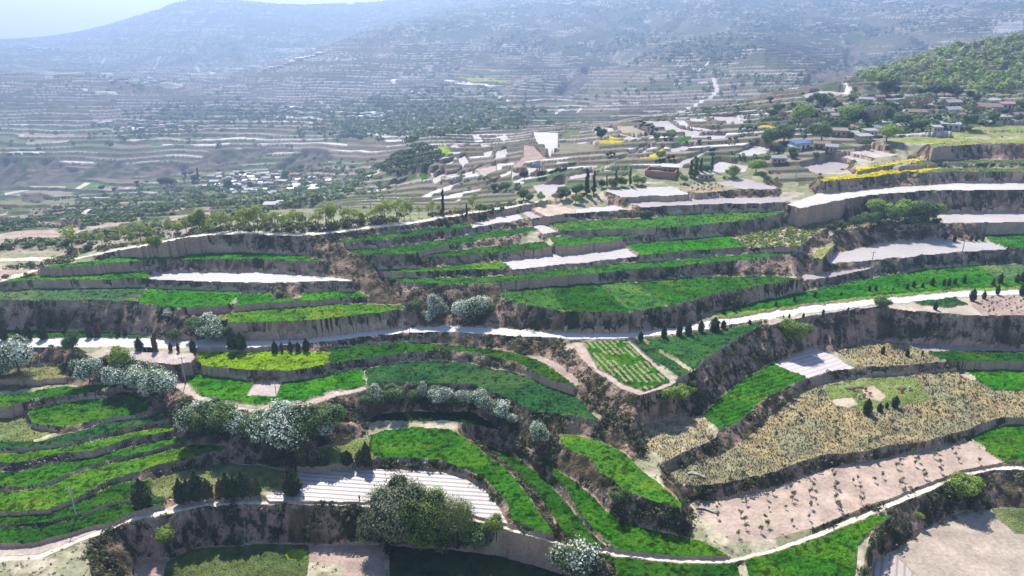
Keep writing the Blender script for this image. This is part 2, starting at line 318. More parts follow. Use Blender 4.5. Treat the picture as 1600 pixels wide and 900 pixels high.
('film', FILMW, 'X1', '1290,410;1307,395;1375,381;1468,372;1490,376;1540,378;1572,391;1500,394;1385,405;1300,412', 12, 'large white film field on the right'),
('crop', (.035,.17,.02), 'X1', '1528,367;1600,360;1600,390;1578,390;1548,377', 0, 'green field right of the large white film field'),
('grass', (.26,.30,.10), 'X0', '1268,397;1282,386;1300,378;1305,381;1285,404;1271,403', 0, 'small grassy ledge left of the large film field'),
('film', (.56,.50,.47), 'Y1', '1459,333;1600,328;1600,341;1477,349', 4, 'pale ploughed strip right of the bush clump'),
('scrub', (.20,.20,.10), 'Y1', '1296,362;1310,350;1350,340;1455,334;1472,349;1450,350;1350,355', 0, 'rough ground under the bush clump'),
]
Z['HM'] = -97.5; Z['RL'] = -83.0; Z['X0'] = -84.0
# how each terrace level leans, fitted to the height of its walls: ln(depth below the drone) = a + b*x + c*y
LEV = {'C1': (4.55646, 0.00276, 1e-05), 'C2': (4.56414, 0.00719, -0.0), 'C3': (4.58793, 0.00797, -3e-05), 'C5': (4.663, -0.00098, 0.01458), 'C6a': (4.68481, 0.00184, -0.00611), 'C6b': (4.66111, -0.00521, 0.01507), 'C7': (4.67619, 0.00447, -2e-05), 'CA': (4.26591, -0.00529, 1e-05), 'CF': (4.2927, 0.00781, 0.0), 'D1': (4.53723, 0.00132, 1e-05), 'E': (4.62239, 0.009, -6e-05), 'F1': (4.67354, 0.00163, -0.0), 'F2': (4.67219, 0.0066, -1e-05), 'F3': (4.65068, -0.00694, 2e-05), 'F4': (4.64715, -0.00245, 1e-05), 'F5': (4.63687, 0.00442, -1e-05), 'F6': (4.62225, -0.00221, 1e-05), 'F7': (4.61449, 0.00148, -0.0), 'F8': (4.59656, 0.00087, 0.0), 'G': (4.64716, 0.00943, -6e-05), 'H': (4.67957, -0.00152, -4e-05), 'J': (4.68676, 0.00213, -0.0), 'M': (4.74921, -0.00398, 4e-05), 'N': (4.62251, 0.00164, -6e-05), 'R1': (4.53536, -0.00322, 1e-05), 'R2': (4.52904, 0.001, 2e-05), 'R3': (4.53185, -0.00299, 0.00013), 'RP': (4.28815, -0.01056, 2e-05), 'RS': (4.53107, -0.00049, 0.0), 'T1': (4.46895, 0.0243, 1e-05), 'T2': (4.48374, 0.01147, 1e-05), 'T3': (4.42292, 0.00773, 1e-05), 'T4': (4.36828, -0.01305, 2e-05), 'TR': (4.68099, 0.00419, 0.0001), 'U1': (4.32048, -0.00453, 0.0), 'U1d': (4.30747, -0.00147, 0.0), 'U2': (4.35243, -0.00406, 0.0), 'U3': (4.34677, -0.00852, 1e-05), 'U4': (4.37535, 0.00676, -1e-05), 'U5': (4.37233, -0.00354, 0.0), 'U6': (4.39846, -0.00229, -0.0), 'U7': (4.40626, -0.01093, 1e-05), 'U8': (4.42866, -0.01026, 1e-05), 'U9': (4.46148, 0.0232, -1e-05), 'V': (4.52387, 0.00287, -1e-05), 'W1': (4.49324, -0.00022, 0.0), 'X1': (4.46818, 0.0021, -0.0), 'Y1': (4.4061, 0.00246, -0.0), 'Z1': (4.30322, -0.00942, 1e-05), 'Z2': (4.23317, 0.00286, 1e-05), 'Z3': (4.21454, -0.00045, 1e-05), 'ZT': (4.11756, -0.00489, 2e-05)}
def zlev(lev, x, y):
    if lev not in LEV: return Z[lev] + 0 * x
    a, b, c = LEV[lev]
    return -np.exp(a + b * (np.clip(x, 0, 1600) - 800) / 800 + c * (np.clip(y, 200, 900) - 750) / 100)
# ------------------------------------------------------------------ the big shape of the land: (photo x, photo y, distance) control points
MACRO = [
 # beyond the ridge, descending into the left valley
 (-250,352,380),(0,350,430),(100,352,330),(245,350,300),(330,335,330),(420,328,330),(520,322,340),(640,316,335),(740,308,330),(820,300,320),
 (-250,320,600),(0,315,600),(100,325,470),(200,315,560),(300,310,600),(400,305,640),(480,300,600),(560,305,420),(640,300,400),(700,298,390),
 (0,290,800),(150,285,800),(300,285,760),(400,280,780),(480,272,760),(560,278,620),(640,282,440),
 (-250,272,840),(0,277,850),(140,270,850),(270,278,850),(380,262,860),(0,243,900),(80,241,905),(160,243,900),(230,245,900),(330,240,900),(450,240,900),
 (0,222,1010),(150,220,1020),(300,215,1040),(450,212,1000),(600,190,1120),(520,225,860),(600,235,700),(645,224,560),(620,250,520),(590,270,560),
 (-250,175,1280),(0,175,1280),(150,172,1300),(320,160,1500),(450,180,1300),(500,155,1500),(0,140,1430),(130,134,1460),(200,150,1450),(300,150,1650),
 # left mountain
 (-250,120,2400),(0,118,2300),(100,120,2300),(230,118,2300),(330,112,2400),(0,95,2800),(0,72,3500),(-250,60,3800),(60,68,3700),(110,63,3700),(200,37,3800),(250,20,3800),(300,3,3800),(330,0,3900),(430,8,4200),
 (200,90,2800),(330,75,2900),(430,95,2900),(330,45,3300),(430,50,3300),(560,40,3600),(530,8,4400),(610,3,4500),(690,9,4700),(770,8,4800),(860,4,4900),(960,-5,5000),
 (0,80,6000),(400,80,6000),(800,80,6000),(1200,78,6000),(1700,75,6000),(-300,80,6000),
 # the spur rising to the right behind the middle valley
 (380,125,1900),(450,100,2000),(500,80,2100),(560,60,2200),(620,46,2300),(700,36,2450),(800,17,2700),(900,-4,2900),(1000,-20,3000),
 (450,150,1600),(560,135,1650),(560,100,1850),(660,130,1600),(660,90,1900),(760,95,1800),(760,55,2200),(850,75,1900),(900,40,2250),(760,130,1400),(860,125,1400),
 (900,150,1250),(960,110,1600),(1000,60,2000),(1000,20,2400),(1100,10,2400),(1100,50,2000),(1200,40,2000),(1200,0,2500),(1300,60,1800),(1320,20,2300),(1450,20,2100),(1600,20,2000),(1600,-10,2400),(1850,20,1900),(1400,60,1700),(1500,50,1700),(1600,45,1700),(1320,105,1450),
 (1000,90,1500),(1100,85,1400),(1200,85,1300),(1100,110,1250),(1000,130,1200),(1200,120,1100),(1100,145,1030),(1000,165,980),(1180,145,980),(1280,125,1050),
 (600,165,1300),(700,150,1300),(700,185,950),(780,175,950),(780,200,700),(700,205,760),(850,190,820),(900,175,950),(950,178,860),
 # plateau with fields and the right village
 (660,262,440),(720,262,430),(720,235,480),(760,222,560),(800,262,380),(850,225,440),(850,205,560),(900,262,340),(900,225,430),(930,200,520),
 (990,190,470),(1060,186,470),(1120,180,480),(1180,182,470),(1000,245,357),(1080,235,370),(1000,280,312),(1120,262,332),(1180,250,348),(1200,215,385),(1250,195,420),(1330,190,420),
 (1250,155,510),(1330,143,520),(1400,200,412),(1500,190,418),(1600,185,418),(1850,185,418),(1450,172,445),(1600,165,440),(1330,128,570),(1200,152,540),
 (1400,150,500),(1500,152,490),(1600,155,480),(1400,118,600),(1450,90,640),(1520,72,650),(1600,60,660),(1850,40,660),(1480,120,560),(1600,110,560),
 (1700,60,900),(1500,90,900),(1350,150,800),(1200,175,750),(1050,200,700),
 (1330,222,372),(1420,212,385),(1520,205,388),(1600,205,388),(1850,205,388),
 (1250,225,368),(940,285,312),(870,290,308),
]
MID = [
('film',FILMW,'832,204;873,205;871,240;858,243;849,228;838,222'),('soil',(.36,.26,.22),'818,225;834,226;850,243;872,244;858,258;828,257;812,262;800,258;817,243'),
('crop',(.12,.19,.07),'882,200;907,204;902,220;872,220'),('soil',(.22,.19,.13),'874,222;925,222;940,245;875,243'),('film',FILMW,'925,197;957,197;965,210;930,208'),
('crop',CANOLA,'930,217;1005,220;985,224;940,223'),('crop',CANOLA,'952,211;980,216;972,219;950,217'),('soil',(.36,.29,.2),'960,195;985,194;1017,207;992,211;970,205'),
('film',FILM,'967,206;990,212;1020,208;1027,215;985,217;972,215'),('film',FILM,'1000,187;1045,187;1065,200;1112,205;1085,212;1050,207;1032,201'),
('film',FILMW,'1048,186;1070,186;1079,195;1137,204;1133,207;1110,204;1067,198'),('film',FILMW,'1075,184;1102,184;1122,195;1082,192'),
('film',FILM,'1107,180;1147,180;1170,192;1142,196;1116,186'),('film',FILM,'1150,182;1177,184;1184,189;1162,189'),('film',FILMW,'1100,209;1135,209;1132,217;1086,215'),
('crop',GREEN,'1055,217;1070,211;1095,212;1062,224'),('crop',CANOLA,'1185,195;1200,194;1220,200;1215,203;1186,202'),
('film',FILM,'1042,232;1065,225;1087,227;1075,235;1050,237'),('film',FILM,'1050,255;1100,235;1112,236;1065,260;1045,259'),('crop',CANOLA,'992,247;1018,240;1036,229;1040,231;1028,247;998,249'),
('film',FILMW,'984,244;1018,227;1030,226;997,243'),('film',FILMW,'1142,242;1175,226;1205,228;1200,238;1162,243'),('film',FILMW,'1115,252;1125,249;1170,257;1165,266;1112,267'),
('grass',(.2,.26,.11),'925,262;960,250;1012,226;1018,227;975,249;932,265'),('film',FILM,'800,265;820,270;822,275;800,280'),('film',FILMW,'822,260;845,260;850,267;825,272'),
('film',FILMW,'853,261;908,262;885,266;856,268'),('film',FILM,'870,250;940,252;935,255;868,254'),('film',FILMW,'800,282;817,275;848,268;855,272;815,285'),
('film',FILM,'890,272;938,264;938,272;887,282'),('film',FILM,'832,287;883,284;887,299;842,305'),('film',FILMW,'1007,280;1040,282;1045,287;1012,286'),('film',FILM,'942,262;982,264;980,267;944,266'),
('film',FILM,'685,257;712,248;705,259'),('film',FILM,'713,247;727,241;735,255;722,260'),('film',FILM,'755,237;772,231;766,249;756,245'),('film',FILM,'775,235;792,230;795,240;790,251;772,248'),
('crop',(.25,.36,.02),'680,227;697,226;710,240;695,246'),('film',FILM,'698,226;712,225;728,232;716,236'),('film',FILMW,'750,225;775,225;768,229;752,232'),('soil',(.45,.36,.31),'742,262;775,256;775,272;757,275'),
('film',FILMW,'762,260;782,252;800,252;782,266;768,263'),('film',FILMW,'722,270;738,264;742,275;730,277'),('film',FILMW,'780,272;800,262;800,268;786,276'),('film',FILM,'688,273;722,266;722,271;700,275'),
('soil',(.45,.38,.32),'670,269;687,266;675,275'),('film',FILM,'675,277;695,267;697,279;677,285'),
('film',FILMW,'550,302;600,291;637,289;655,291;600,297'),('film',FILMW,'652,307;687,292;725,279;755,277;700,297;670,307'),('film',FILMW,'562,312;612,306;650,306;649,309;575,315'),
('film',FILMW,'662,311;712,300;775,287;800,282;800,287;725,305;700,312'),('film',FILMW,'700,313;722,307;720,315;696,318'),('film',FILM,'525,312;560,310;570,316;540,322'),
('film',FILMW,'585,272;595,266;612,269;605,274'),('crop',GREEN,'635,272;647,270;652,281'),('crop',GREEN,'653,271;667,267;670,280;660,283'),
('film',FILMW,'227,350;250,345;262,347;242,354'),('film',FILMW,'117,340;132,325;147,324;146,330;132,335;125,342'),('film',FILM,'102,330;127,319;130,321;107,331'),
('film',FILM,'-200,342;0,342;37,345;65,354;0,349;-200,349'),('film',FILMW,'115,295;132,285;147,284;125,296'),('crop',(.09,.25,.05),'127,296;150,285;185,285;160,291'),
('film',FILM,'175,300;200,292;207,294;185,299'),('film',FILM,'0,302;55,294;50,297;0,307'),('film',FILM,'150,319;172,306;175,309;155,321'),('film',FILMW,'5,239;35,234;72,237;70,241;20,242'),
('film',FILMW,'252,225;272,225;270,228;256,229'),('film',FILMW,'327,329;375,326;372,331;327,334'),('film',FILMW,'412,338;435,331;449,335;445,338'),('film',FILMW,'468,312;500,308;500,311;475,315'),
('crop',(.42,.42,.10),'697,122;720,119;800,126;800,131;740,128'),('film',FILMW,'665,125;700,124;785,134;780,136;690,130'),('film',FILMW,'630,115;655,113;662,116;645,119'),
('film',FILMW,'600,128;620,122;626,126;615,132'),('film',FILMW,'540,146;590,143;590,146;545,149'),('film',FILM,'540,134;580,131;578,134;542,138'),('film',FILM,'507,148;535,148;530,150;510,151'),
('crop',(.1,.26,.09),'675,150;730,151;725,155;680,155'),('film',FILMW,'597,217;625,215;640,222;605,223'),('film',FILMW,'650,207;680,203;690,208;668,212'),('film',FILMW,'678,202;695,201;715,208;700,209'),
('film',FILM,'735,192;755,190;770,198;745,196'),('film',FILMW,'710,200;735,197;745,201;720,203'),('film',FILM,'720,188;745,187;780,186;740,184'),('film',FILMW,'737,211;750,210;757,222;742,224'),
('film',FILMW,'770,212;790,209;800,220;785,222'),('crop',(.1,.25,.08),'817,177;860,182;870,188;825,184'),('film',FILMW,'857,178;890,163;892,166;870,179'),('film',FILMW,'898,176;908,166;910,170;902,178'),
('film',FILM,'1013,97;1090,101;1088,103;1013,100'),('crop',(.2,.26,.09),'1005,100;1085,104;1080,108;1010,104'),('film',FILM,'1060,88;1120,91;1118,93;1060,91'),('film',FILM,'1045,118;1110,113;1110,116;1050,120'),
('film',FILM,'1123,109;1160,108;1158,111;1125,112'),('film',FILM,'1040,139;1062,138;1060,141;1042,141'),('film',FILM,'1040,152;1110,150;1108,153;1040,155'),('film',FILM,'994,172;1016,171;1010,174;998,174'),
('crop',(.3,.36,.06),'1254,39;1300,33;1312,40;1260,41'),('film',(.5,.46,.45),'1350,30;1400,26;1470,25;1490,27;1400,30'),('film',(.42,.38,.36),'1548,50;1560,32;1600,30;1600,50;1550,55'),
('film',FILMW,'1342,158;1370,149;1385,151;1355,160'),('film',FILM,'1250,147;1280,140;1320,142;1322,150;1260,152'),('film',FILM,'1273,190;1300,187;1315,190;1290,196'),
('film',FILMW,'1240,258;1245,256;1240,258'),('film',FILM,'1247,259;1295,247;1335,257;1288,271'),('film',FILMW,'1308,244;1322,239;1362,249;1344,251'),('soil',(.48,.40,.35),'1325,236;1360,230;1405,240;1366,244'),
('film',FILM,'1200,290;1215,291;1214,294;1200,294'),('crop',(.05,.18,.03),'1248,213;1262,206;1268,210;1255,215'),
('grass',(.24,.30,.08),'1360,220;1430,210;1530,215;1600,216;1600,217;1440,221'),('grass',(.22,.28,.08),'1512,198;1560,193;1600,194;1600,203;1530,201'),
('grass',(.22,.28,.08),'1460,207;1480,203;1600,208;1600,213;1500,211'),('grass',(.22,.27,.09),'1350,122;1400,132;1500,136;1600,148;1600,154;1500,145;1400,138;1345,128'),
]
# roads and paths seen far off: polyline in photo pixels, width in metres
MIDROADS = [('1115,118;1117,130;1120,143;1110,152;1095,160;1075,170;1065,174',5),('1120,92;1105,100;1085,108;1070,113',4),('545,290;555,283;580,278;593,268;600,256',5),
 ('150,125;158,115;175,116',8),('240,107;245,95;250,90',7),('765,141;780,150;795,158',6),('300,116;310,108;306,104',7),('160,98;164,92',7),('500,158;512,166;520,172',6),
 ('0,407;50,404;112,402',3),('1319,130;1326,138;1322,147',4),('132,139;150,144;180,146',7)]
VILLAGES = [(1400,200,130,28),(1270,205,60,14),(1075,265,40,8),(410,288,110,24),(600,183,45,9),(245,200,45,14),(215,128,50,7),(645,145,30,6),(20+80,58+20,30,5),(500,100,1,1)]

# ------------------------------------------------------------------ grid: rays from under the drone, rows closer together near it
ui = np.concatenate([np.linspace(-1.25, -.92, 60, endpoint=False), np.linspace(-.92, .92, 1250, endpoint=False), np.linspace(.92, 1.25, 60)])
yr = [74.0]
while yr[-1] < 5700:
    y = yr[-1]
    yr.append(y + min(max(.16, 1.35 * y * y / (F * 98)), max(y * .0030, .8)))
yr = np.array(yr)
NI, NJ = len(ui), len(yr)
print('GRID', NI, NJ)
U, Y = np.meshgrid(ui, yr)                 # [row, column]
X = U * Y

def macro_ctrl():
    pts = []
    for px, py, y in MACRO:
        t = float(tan_of(py)); pts.append((float(u_of(px, t)), y, -t * y))
    for k, px, py in (('M',300,880),('M',800,890),('M',-200,880),('M',1800,890),('C7',600,760),('F3',0,790),('F3',-250,790),('R1',100,536),('R1',-250,536),('R2',900,526),('R3',1550,455),('R3',1850,455),
                      ('G',1300,660),('G',1850,640),('H',1300,770),('T1',100,460),('T1',-250,460),('T3',200,432),('U9',1000,460),('U7',900,400),('U3',1000,350),('CA',1000,300),('X1',1400,390),('X1',1850,385),
                      ('Z1',1400,298),('Z1',1850,290),('ZT',1500,230),('ZT',1850,225),('RP',400,362),('RP',600,352),('U1',800,335),('RL',0,406),('RL',-250,406),('Z2',1400,275)):
        t = float(tan_of(py)); zk = float(zlev(k, px, py)); pts.append((float(u_of(px, t)), -zk / t, zk))
    return np.array(pts)
MC = macro_ctrl()
def macro_surface():
    KU = 2.2
    a = np.stack([MC[:, 0] * KU, np.log(MC[:, 1])], 1)
    v = MC[:, 2] / MC[:, 1]
    def k(r2): return .5 * r2 * np.log(r2 + 1e-12)
    n = len(a)
    d2 = ((a[:, None] - a[None]) ** 2).sum(2)
    A = np.zeros((n + 3, n + 3)); A[:n, :n] = k(d2) + np.eye(n) * 2e-4
    A[:n, n:] = np.c_[np.ones(n), a]; A[n:, :n] = A[:n, n:].T
    w = np.linalg.solve(A, np.r_[v, 0, 0, 0])
    us = np.linspace(ui[0], ui[-1], 150); ls = np.linspace(np.log(yr[0]), np.log(yr[-1]), 260)
    UU, LL = np.meshgrid(us * KU, ls)
    g = w[n] + w[n + 1] * UU + w[n + 2] * LL
    for i in range(n):
        g += w[i] * k((UU - a[i, 0]) ** 2 + (LL - a[i, 1]) ** 2)
    fu = (ui - us[0]) / (us[1] - us[0]); fl = (np.log(yr) - ls[0]) / (ls[1] - ls[0])
    i0 = np.clip(fu.astype(int), 0, len(us) - 2); j0 = np.clip(fl.astype(int), 0, len(ls) - 2)
    fu = (fu - i0)[None]; fl = (fl - j0)[:, None]
    g = (g[np.ix_(j0, i0)] * (1 - fu) + g[np.ix_(j0, i0 + 1)] * fu) * (1 - fl) + (g[np.ix_(j0 + 1, i0)] * (1 - fu) + g[np.ix_(j0 + 1, i0 + 1)] * fu) * fl
    return g * yr[:, None]
H0 = macro_surface()

def inside(px, py, poly):
    r = np.zeros(px.shape, bool); n = len(poly)
    for k in range(n):
        x0, y0 = poly[k]; x1, y1 = poly[(k + 1) % n]
        if y0 == y1: continue
        r ^= ((y0 <= py) != (y1 <= py)) & (px < (x1 - x0) * (py - y0) / (y1 - y0) + x0)
    return r
_t0 = -H0 / Y
PY0 = 450 - F * (SP - _t0 * CP) / (CP + _t0 * SP); PX0 = 800 + F * U / (CP + _t0 * SP)
scarp = np.zeros((NJ, NI), np.float32)      # raw eroded cliffs of the left valley and the side ravines
for s_ in ('-200,246;85,246;100,258;130,270;150,262;170,254;192,258;165,275;120,282;60,290;0,296;-200,300', '165,262;200,257;270,258;300,262;275,275;140,280', '422,264;470,232;505,232;520,245;500,262;470,266', '330,235;420,228;430,236;345,262;300,262',
           '866,142;905,110;925,106;902,140;885,152', '1312,98;1336,118;1302,139;1252,140;1268,116', '160,48;175,42;190,70;180,75', '330,62;350,55;385,92;370,95', '1325,60;1345,62;1330,120;1318,118', '1335,142;1370,135;1372,146;1340,152', '-100,378;0,376;58,372;55,388;30,398;-100,400', '34,304;60,300;85,308;60,317;36,316', '60,346;90,342;125,350;135,358;112,360;70,356', '150,326;190,324;205,332;160,335', '400,330;420,322;560,318;545,326;440,335', '430,262;520,262;515,268;430,272'):
    scarp[inside(PX0, PY0, P(s_)) & (Y > 290)] = 1
for _ in range(3): scarp[1:-1, 1:-1] = (scarp[1:-1, 1:-1] * 2 + scarp[:-2, 1:-1] + scarp[2:, 1:-1] + scarp[1:-1, :-2] + scarp[1:-1, 2:]) / 6
# terracing, gullies and roughness of the land beyond the worked foreground
far = np.clip((Y - 420) / 500, 0, 1)
g1 = fbm(X / 260, Y / 340, 3, 3); g2 = fbm(X / 90 + 5, Y / 120, 9, 3)
rid = 1 - np.abs(fbm(X / 210 + 9, Y / 420, 21, 3) * 2 - 1)
HM = H0 + far * ((g1 - .5) * 16 + (g2 - .5) * 5 - np.clip(rid - .82, 0, 1) * 90 * np.clip((Y - 900) / 900, 0, 1.4)) * np.clip(1.2 - Y / 9000, .3, 1)
HM = HM + np.clip(1 - np.abs(Y - 480) / 190, 0, 1) * (PX0 < 620) * (fbm(X / 38, Y / 50, 35, 3) - .5) * 13
HM = HM - scarp * (np.abs(fbm(X / 26, Y / 90, 33, 3) * 2 - 1) * 16 + (fbm(X / 11, Y / 16, 34, 2) - .5) * 6) * np.clip(Y / 900, .5, 1.6)
ris = Y * np.where(Y > 1300, .0056, .0044)                # height of one terrace wall
q = 27.0 * np.log(Y) + HM / 5.5 + 2.6 * (fbm(X / 230, Y / 260, 5, 2) - .5) + .9 * fbm(X / 70, Y / 90, 6, 2)
tidx = np.floor(q); fr = q - tidx
gq = np.abs(np.gradient(q, axis=0) / np.gradient(yr)[:, None])
wr = np.clip(ris * .8 * gq, .10, .45)
ramp = np.where(fr < wr, fr / wr, 1.0)
tamp = np.clip((Y - 262) / 70, 0, 1) * np.clip(1.35 - Y / 5500, .5, 1)
calm = fbm(X / 300 + 3, Y / 300, 91, 2)
tamp = tamp * np.clip((.95 - calm) * 8, .3, 1) * (1 - scarp)
HM = HM + tamp * ris * (ramp - fr)
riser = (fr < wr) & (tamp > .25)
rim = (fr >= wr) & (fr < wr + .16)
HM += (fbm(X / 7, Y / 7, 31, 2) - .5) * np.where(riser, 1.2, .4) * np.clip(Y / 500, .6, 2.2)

# ------------------------------------------------------------------ rasterise the traced fields onto the grid
H = np.full((NJ, NI), np.nan); ID = np.full((NJ, NI), -1, np.int32)
lny = np.log(yr)
rown = np.interp
wob = (fbm(X / 2.2, Y / 2.2, 77, 2) - .5) + .9 * (fbm(X / 7, Y / 7, 78, 2) - .5)
def to_row(y): return np.interp(y, yr, np.arange(NJ))
def raster(pu, py_, val_id, z, store):
    """even-odd fill of a polygon given in (u, distance) on the grid"""
    rows = to_row(py_)
    a = int(np.searchsorted(ui, pu.min())); b = int(np.searchsorted(ui, pu.max()))
    n = len(pu)
    for i in range(a, b):
        u = ui[i]; cr = []
        for k in range(n):
            u0, u1 = pu[k], pu[(k + 1) % n]
            if (u0 <= u) != (u1 <= u):
                cr.append(rows[k] + (rows[(k + 1) % n] - rows[k]) * (u - u0) / (u1 - u0))
        cr.sort()
        for c0, c1 in zip(cr[::2], cr[1::2]):
            j0 = c0 + wob[min(int(c0), NJ - 1), i] * 2.6; j1 = c1 + wob[min(int(c1), NJ - 1), i] * 2.6
            j0 = int(math.ceil(j0)); j1 = int(math.floor(j1)) + 1
            if j1 > j0: store(j0, j1, i, val_id, z)
def densify(pts, n=6):
    out = []
    for (x0, y0), (x1, y1) in zip(pts, pts[1:] + pts[:1]):
        m = max(1, int(max(abs(x1 - x0) / 30, abs(y1 - y0) / 6)))
        for k in range(m): out.append((x0 + (x1 - x0) * k / m, y0 + (y1 - y0) * k / m))
    return out
def extend(pts):
    return [(-300 if x <= 0 else 1950 if x >= 1600 else x, 975 if y >= 900 else y) for x, y in pts]
def st_fore(j0, j1, i, v, z):
    h = H[j0:j1, i]; ok = np.isnan(h) | (h <= z + .02)
    h[ok] = z; ID[j0:j1, i][ok] = v
for fi, (kind, col, lev, poly, ang, label) in enumerate(FIELDS):
    z = Z[lev]
    pts = np.array(densify(extend(P(poly))))
    t = tan_of(pts[:, 1]); u = u_of(pts[:, 0], t)
    zz = zlev(lev, pts[:, 0], pts[:, 1])
    if np.ptp(zz) > .05:
        yw = -zz / t
        A_ = np.c_[u * yw / 100, yw / 100, np.ones(len(u)), (u * yw / 100) ** 2, (yw / 100) ** 2]; cf = np.linalg.solve(A_.T @ A_ + np.diag([1e-4, 1e-4, 0, 2e-2, 2e-2]), A_.T @ zz)
        zmn, zmx = zz.min(), zz.max()
        def st_sl(j0, j1, i, v, z_):
            yy_ = yr[j0:j1] / 100; xx_ = ui[i] * yy_
            zl = np.clip(cf[0] * xx_ + cf[1] * yy_ + cf[2] + cf[3] * xx_ ** 2 + cf[4] * yy_ ** 2, zmn, zmx)
            h = H[j0:j1, i]; ok = np.isnan(h) | (h <= zl + .12); h[ok] = zl[ok]; ID[j0:j1, i][ok] = v
        raster(u, yw, fi, z, st_sl)
        continue
    z = float(zz.mean())
    raster(u, -z / t, fi, z, st_fore)
# the ridge path runs down to the left: its own sloping polygon
FIELDS.append(('track', (.62, .55, .45), 'RP', '', 0, 'pale dirt path descending the left ridge'))
_t = P('0,436;50,422;100,406;150,395;225,381;275,372;275,375;225,385;150,399;100,410;50,427;0,441')
_t = np.array(densify(_t)); _zz = np.interp(_t[:, 0], [0, 60, 275], [-82.6, -82.2, float(zlev('RP', 275, 372))])
_tt = tan_of(_t[:, 1]); _u = u_of(_t[:, 0], _tt)
_zu = np.interp(ui, np.sort(_u), _zz[np.argsort(_u)])
raster(_u, -_zz / _tt, len(FIELDS) - 1, 0, lambda j0, j1, i, v, z: st_fore(j0, j1, i, v, _zu[i]))
NFORE = len(FIELDS)

# middle distance: each traced field is levelled on the land it lies on
def hit(px, py, Hs):
    """where the sight line through a photo pixel meets the land: (x, y, z)"""
    t = float(tan_of(py)); u = float(u_of(px, t))
    c = min(max((u - ui[0]), 0), ui[-1] - ui[0]); i = int(np.clip(np.searchsorted(ui, u), 0, NI - 1))
    d = Hs[:, i] + t * yr
    k = np.nonzero(d >= 0)[0]
    if len(k) == 0: return None
    k = k[0]
    if k == 0: y = yr[0]
    else:
        f = d[k - 1] / (d[k - 1] - d[k]); y = yr[k - 1] + (yr[k] - yr[k - 1]) * f
    return u * y, y, float(np.interp(y, yr, Hs[:, i]))
lastfore = np.where((~np.isnan(H)).any(0), NJ - 1 - np.argmax(~np.isnan(H[::-1]), 0), 0)
jj = np.arange(NJ)[:, None]
beyond = yr[jj] > yr[lastfore][None] * 1.02 + 14
known = ~np.isnan(H)
H = np.where(known, H, np.where(beyond, HM, np.nan))
def _unused(): pass
def st_mid(j0, j1, i, v, z):
    j1 = min(j1, NJ); j0 = max(j0, 0)
    ok = (ID[j0:j1, i] < 0) & (yr[j0:j1] > yr[lastfore[i]] + 5)
    H[j0:j1, i][ok] = z; ID[j0:j1, i][ok] = v
H0s = np.where(np.isnan(H), -500, H)
LATE = []
for kind, col, poly in MID:
    pts = densify(extend(P(poly)))
    hs = [hit(px, py, HM * 0 + H0 if False else np.where(yr[:, None] < 250, -900, H0)) for px, py in pts]
    if any(h is None for h in hs): continue
    if np.median([h[1] for h in hs]) > 560 or poly.startswith('1350,122'): LATE.append((kind, col, poly)); continue
    hs = np.array(hs); z = float(np.median(hs[:, 2]))
    t = tan_of(np.array(pts)[:, 1]); u = u_of(np.array(pts)[:, 0], t)
    ymed = np.median(hs[:, 1])
    FIELDS.append((kind, col, 'mid', poly, 0, ''))
    yy = np.clip(-z / np.maximum(t, .004), ymed * .8, ymed * 1.25)
    z -= .8
    raster(u, yy, len(FIELDS) - 1, z, st_mid)

for _ in range(2):
    for dj, di in ((1, 0), (-1, 0), (0, 1), (0, -1)):
        a_id = np.roll(np.roll(ID, dj, 0), di, 1); a_h = np.roll(np.roll(H, dj, 0), di, 1)
        b_id = np.roll(np.roll(ID, -3 * dj, 0), -3 * di, 1); b_h = np.roll(np.roll(H, -3 * dj, 0), -3 * di, 1)
        ok = np.isnan(H) & (a_id >= 0) & (b_id >= 0) & (np.abs(a_h - b_h) < .6) & (Y < 420)
        ID[ok] = a_id[ok]; H[ok] = a_h[ok]
# fill between: banks and slopes, straight up each sight line, then relaxed
gap = np.isnan(H)
for i in range(NI):
    k = ~gap[:, i]
    H[gap[:, i], i] = np.interp(yr[gap[:, i]], yr[k], H[k, i])
jmax = int(np.searchsorted(yr, 420))
gs = gap[:jmax]; Hs = H[:jmax].copy()
for it in range(36):
    av = Hs.copy()
    av[1:-1, 1:-1] = .25 * (Hs[:-2, 1:-1] + Hs[2:, 1:-1] + Hs[1:-1, :-2] + Hs[1:-1, 2:])
    Hs = np.where(gs, av, Hs)
H[:jmax] = Hs
dy = np.gradient(yr)[:, None]
slope = np.sqrt((np.gradient(H, axis=0) / dy) ** 2 + (np.gradient(H, axis=1) / (np.gradient(ui)[None] * Y)) ** 2)
steep = gap & (slope > .35)
b = steep.astype(np.float32)
for _ in range(3):
    b[1:-1, 1:-1] = (b[1:-1, 1:-1] * 2 + b[:-2, 1:-1] + b[2:, 1:-1] + b[1:-1, :-2] + b[1:-1, 2:]) / 6
bank = np.clip(b * 1.5, 0, 1) * gap
H = H + bank * ((fbm(X / 2.6, Y / 2.6, 41, 3) - .5) * 1.9 + (fbm(X / 9, Y / 9, 43, 2) - .5) * 1.6)
H = H + np.where(gap & ~steep & (Y < 420), (fbm(X / 3, Y / 3, 47, 3) - .5) * .5, 0)
HG = H.copy()                      # bare ground, for standing things on

# ------------------------------------------------------------------ surface colour per point (what the ground itself is)
Cc = np.zeros((NJ, NI, 3), np.float32); STRIP = np.zeros((NJ, NI), np.float32); GRV = np.zeros((NJ, NI), np.float32)
def setc(mask, col, var=None):
    for c in range(3):
        Cc[..., c][mask] = col[c] if var is None else (col[c] * var[mask])
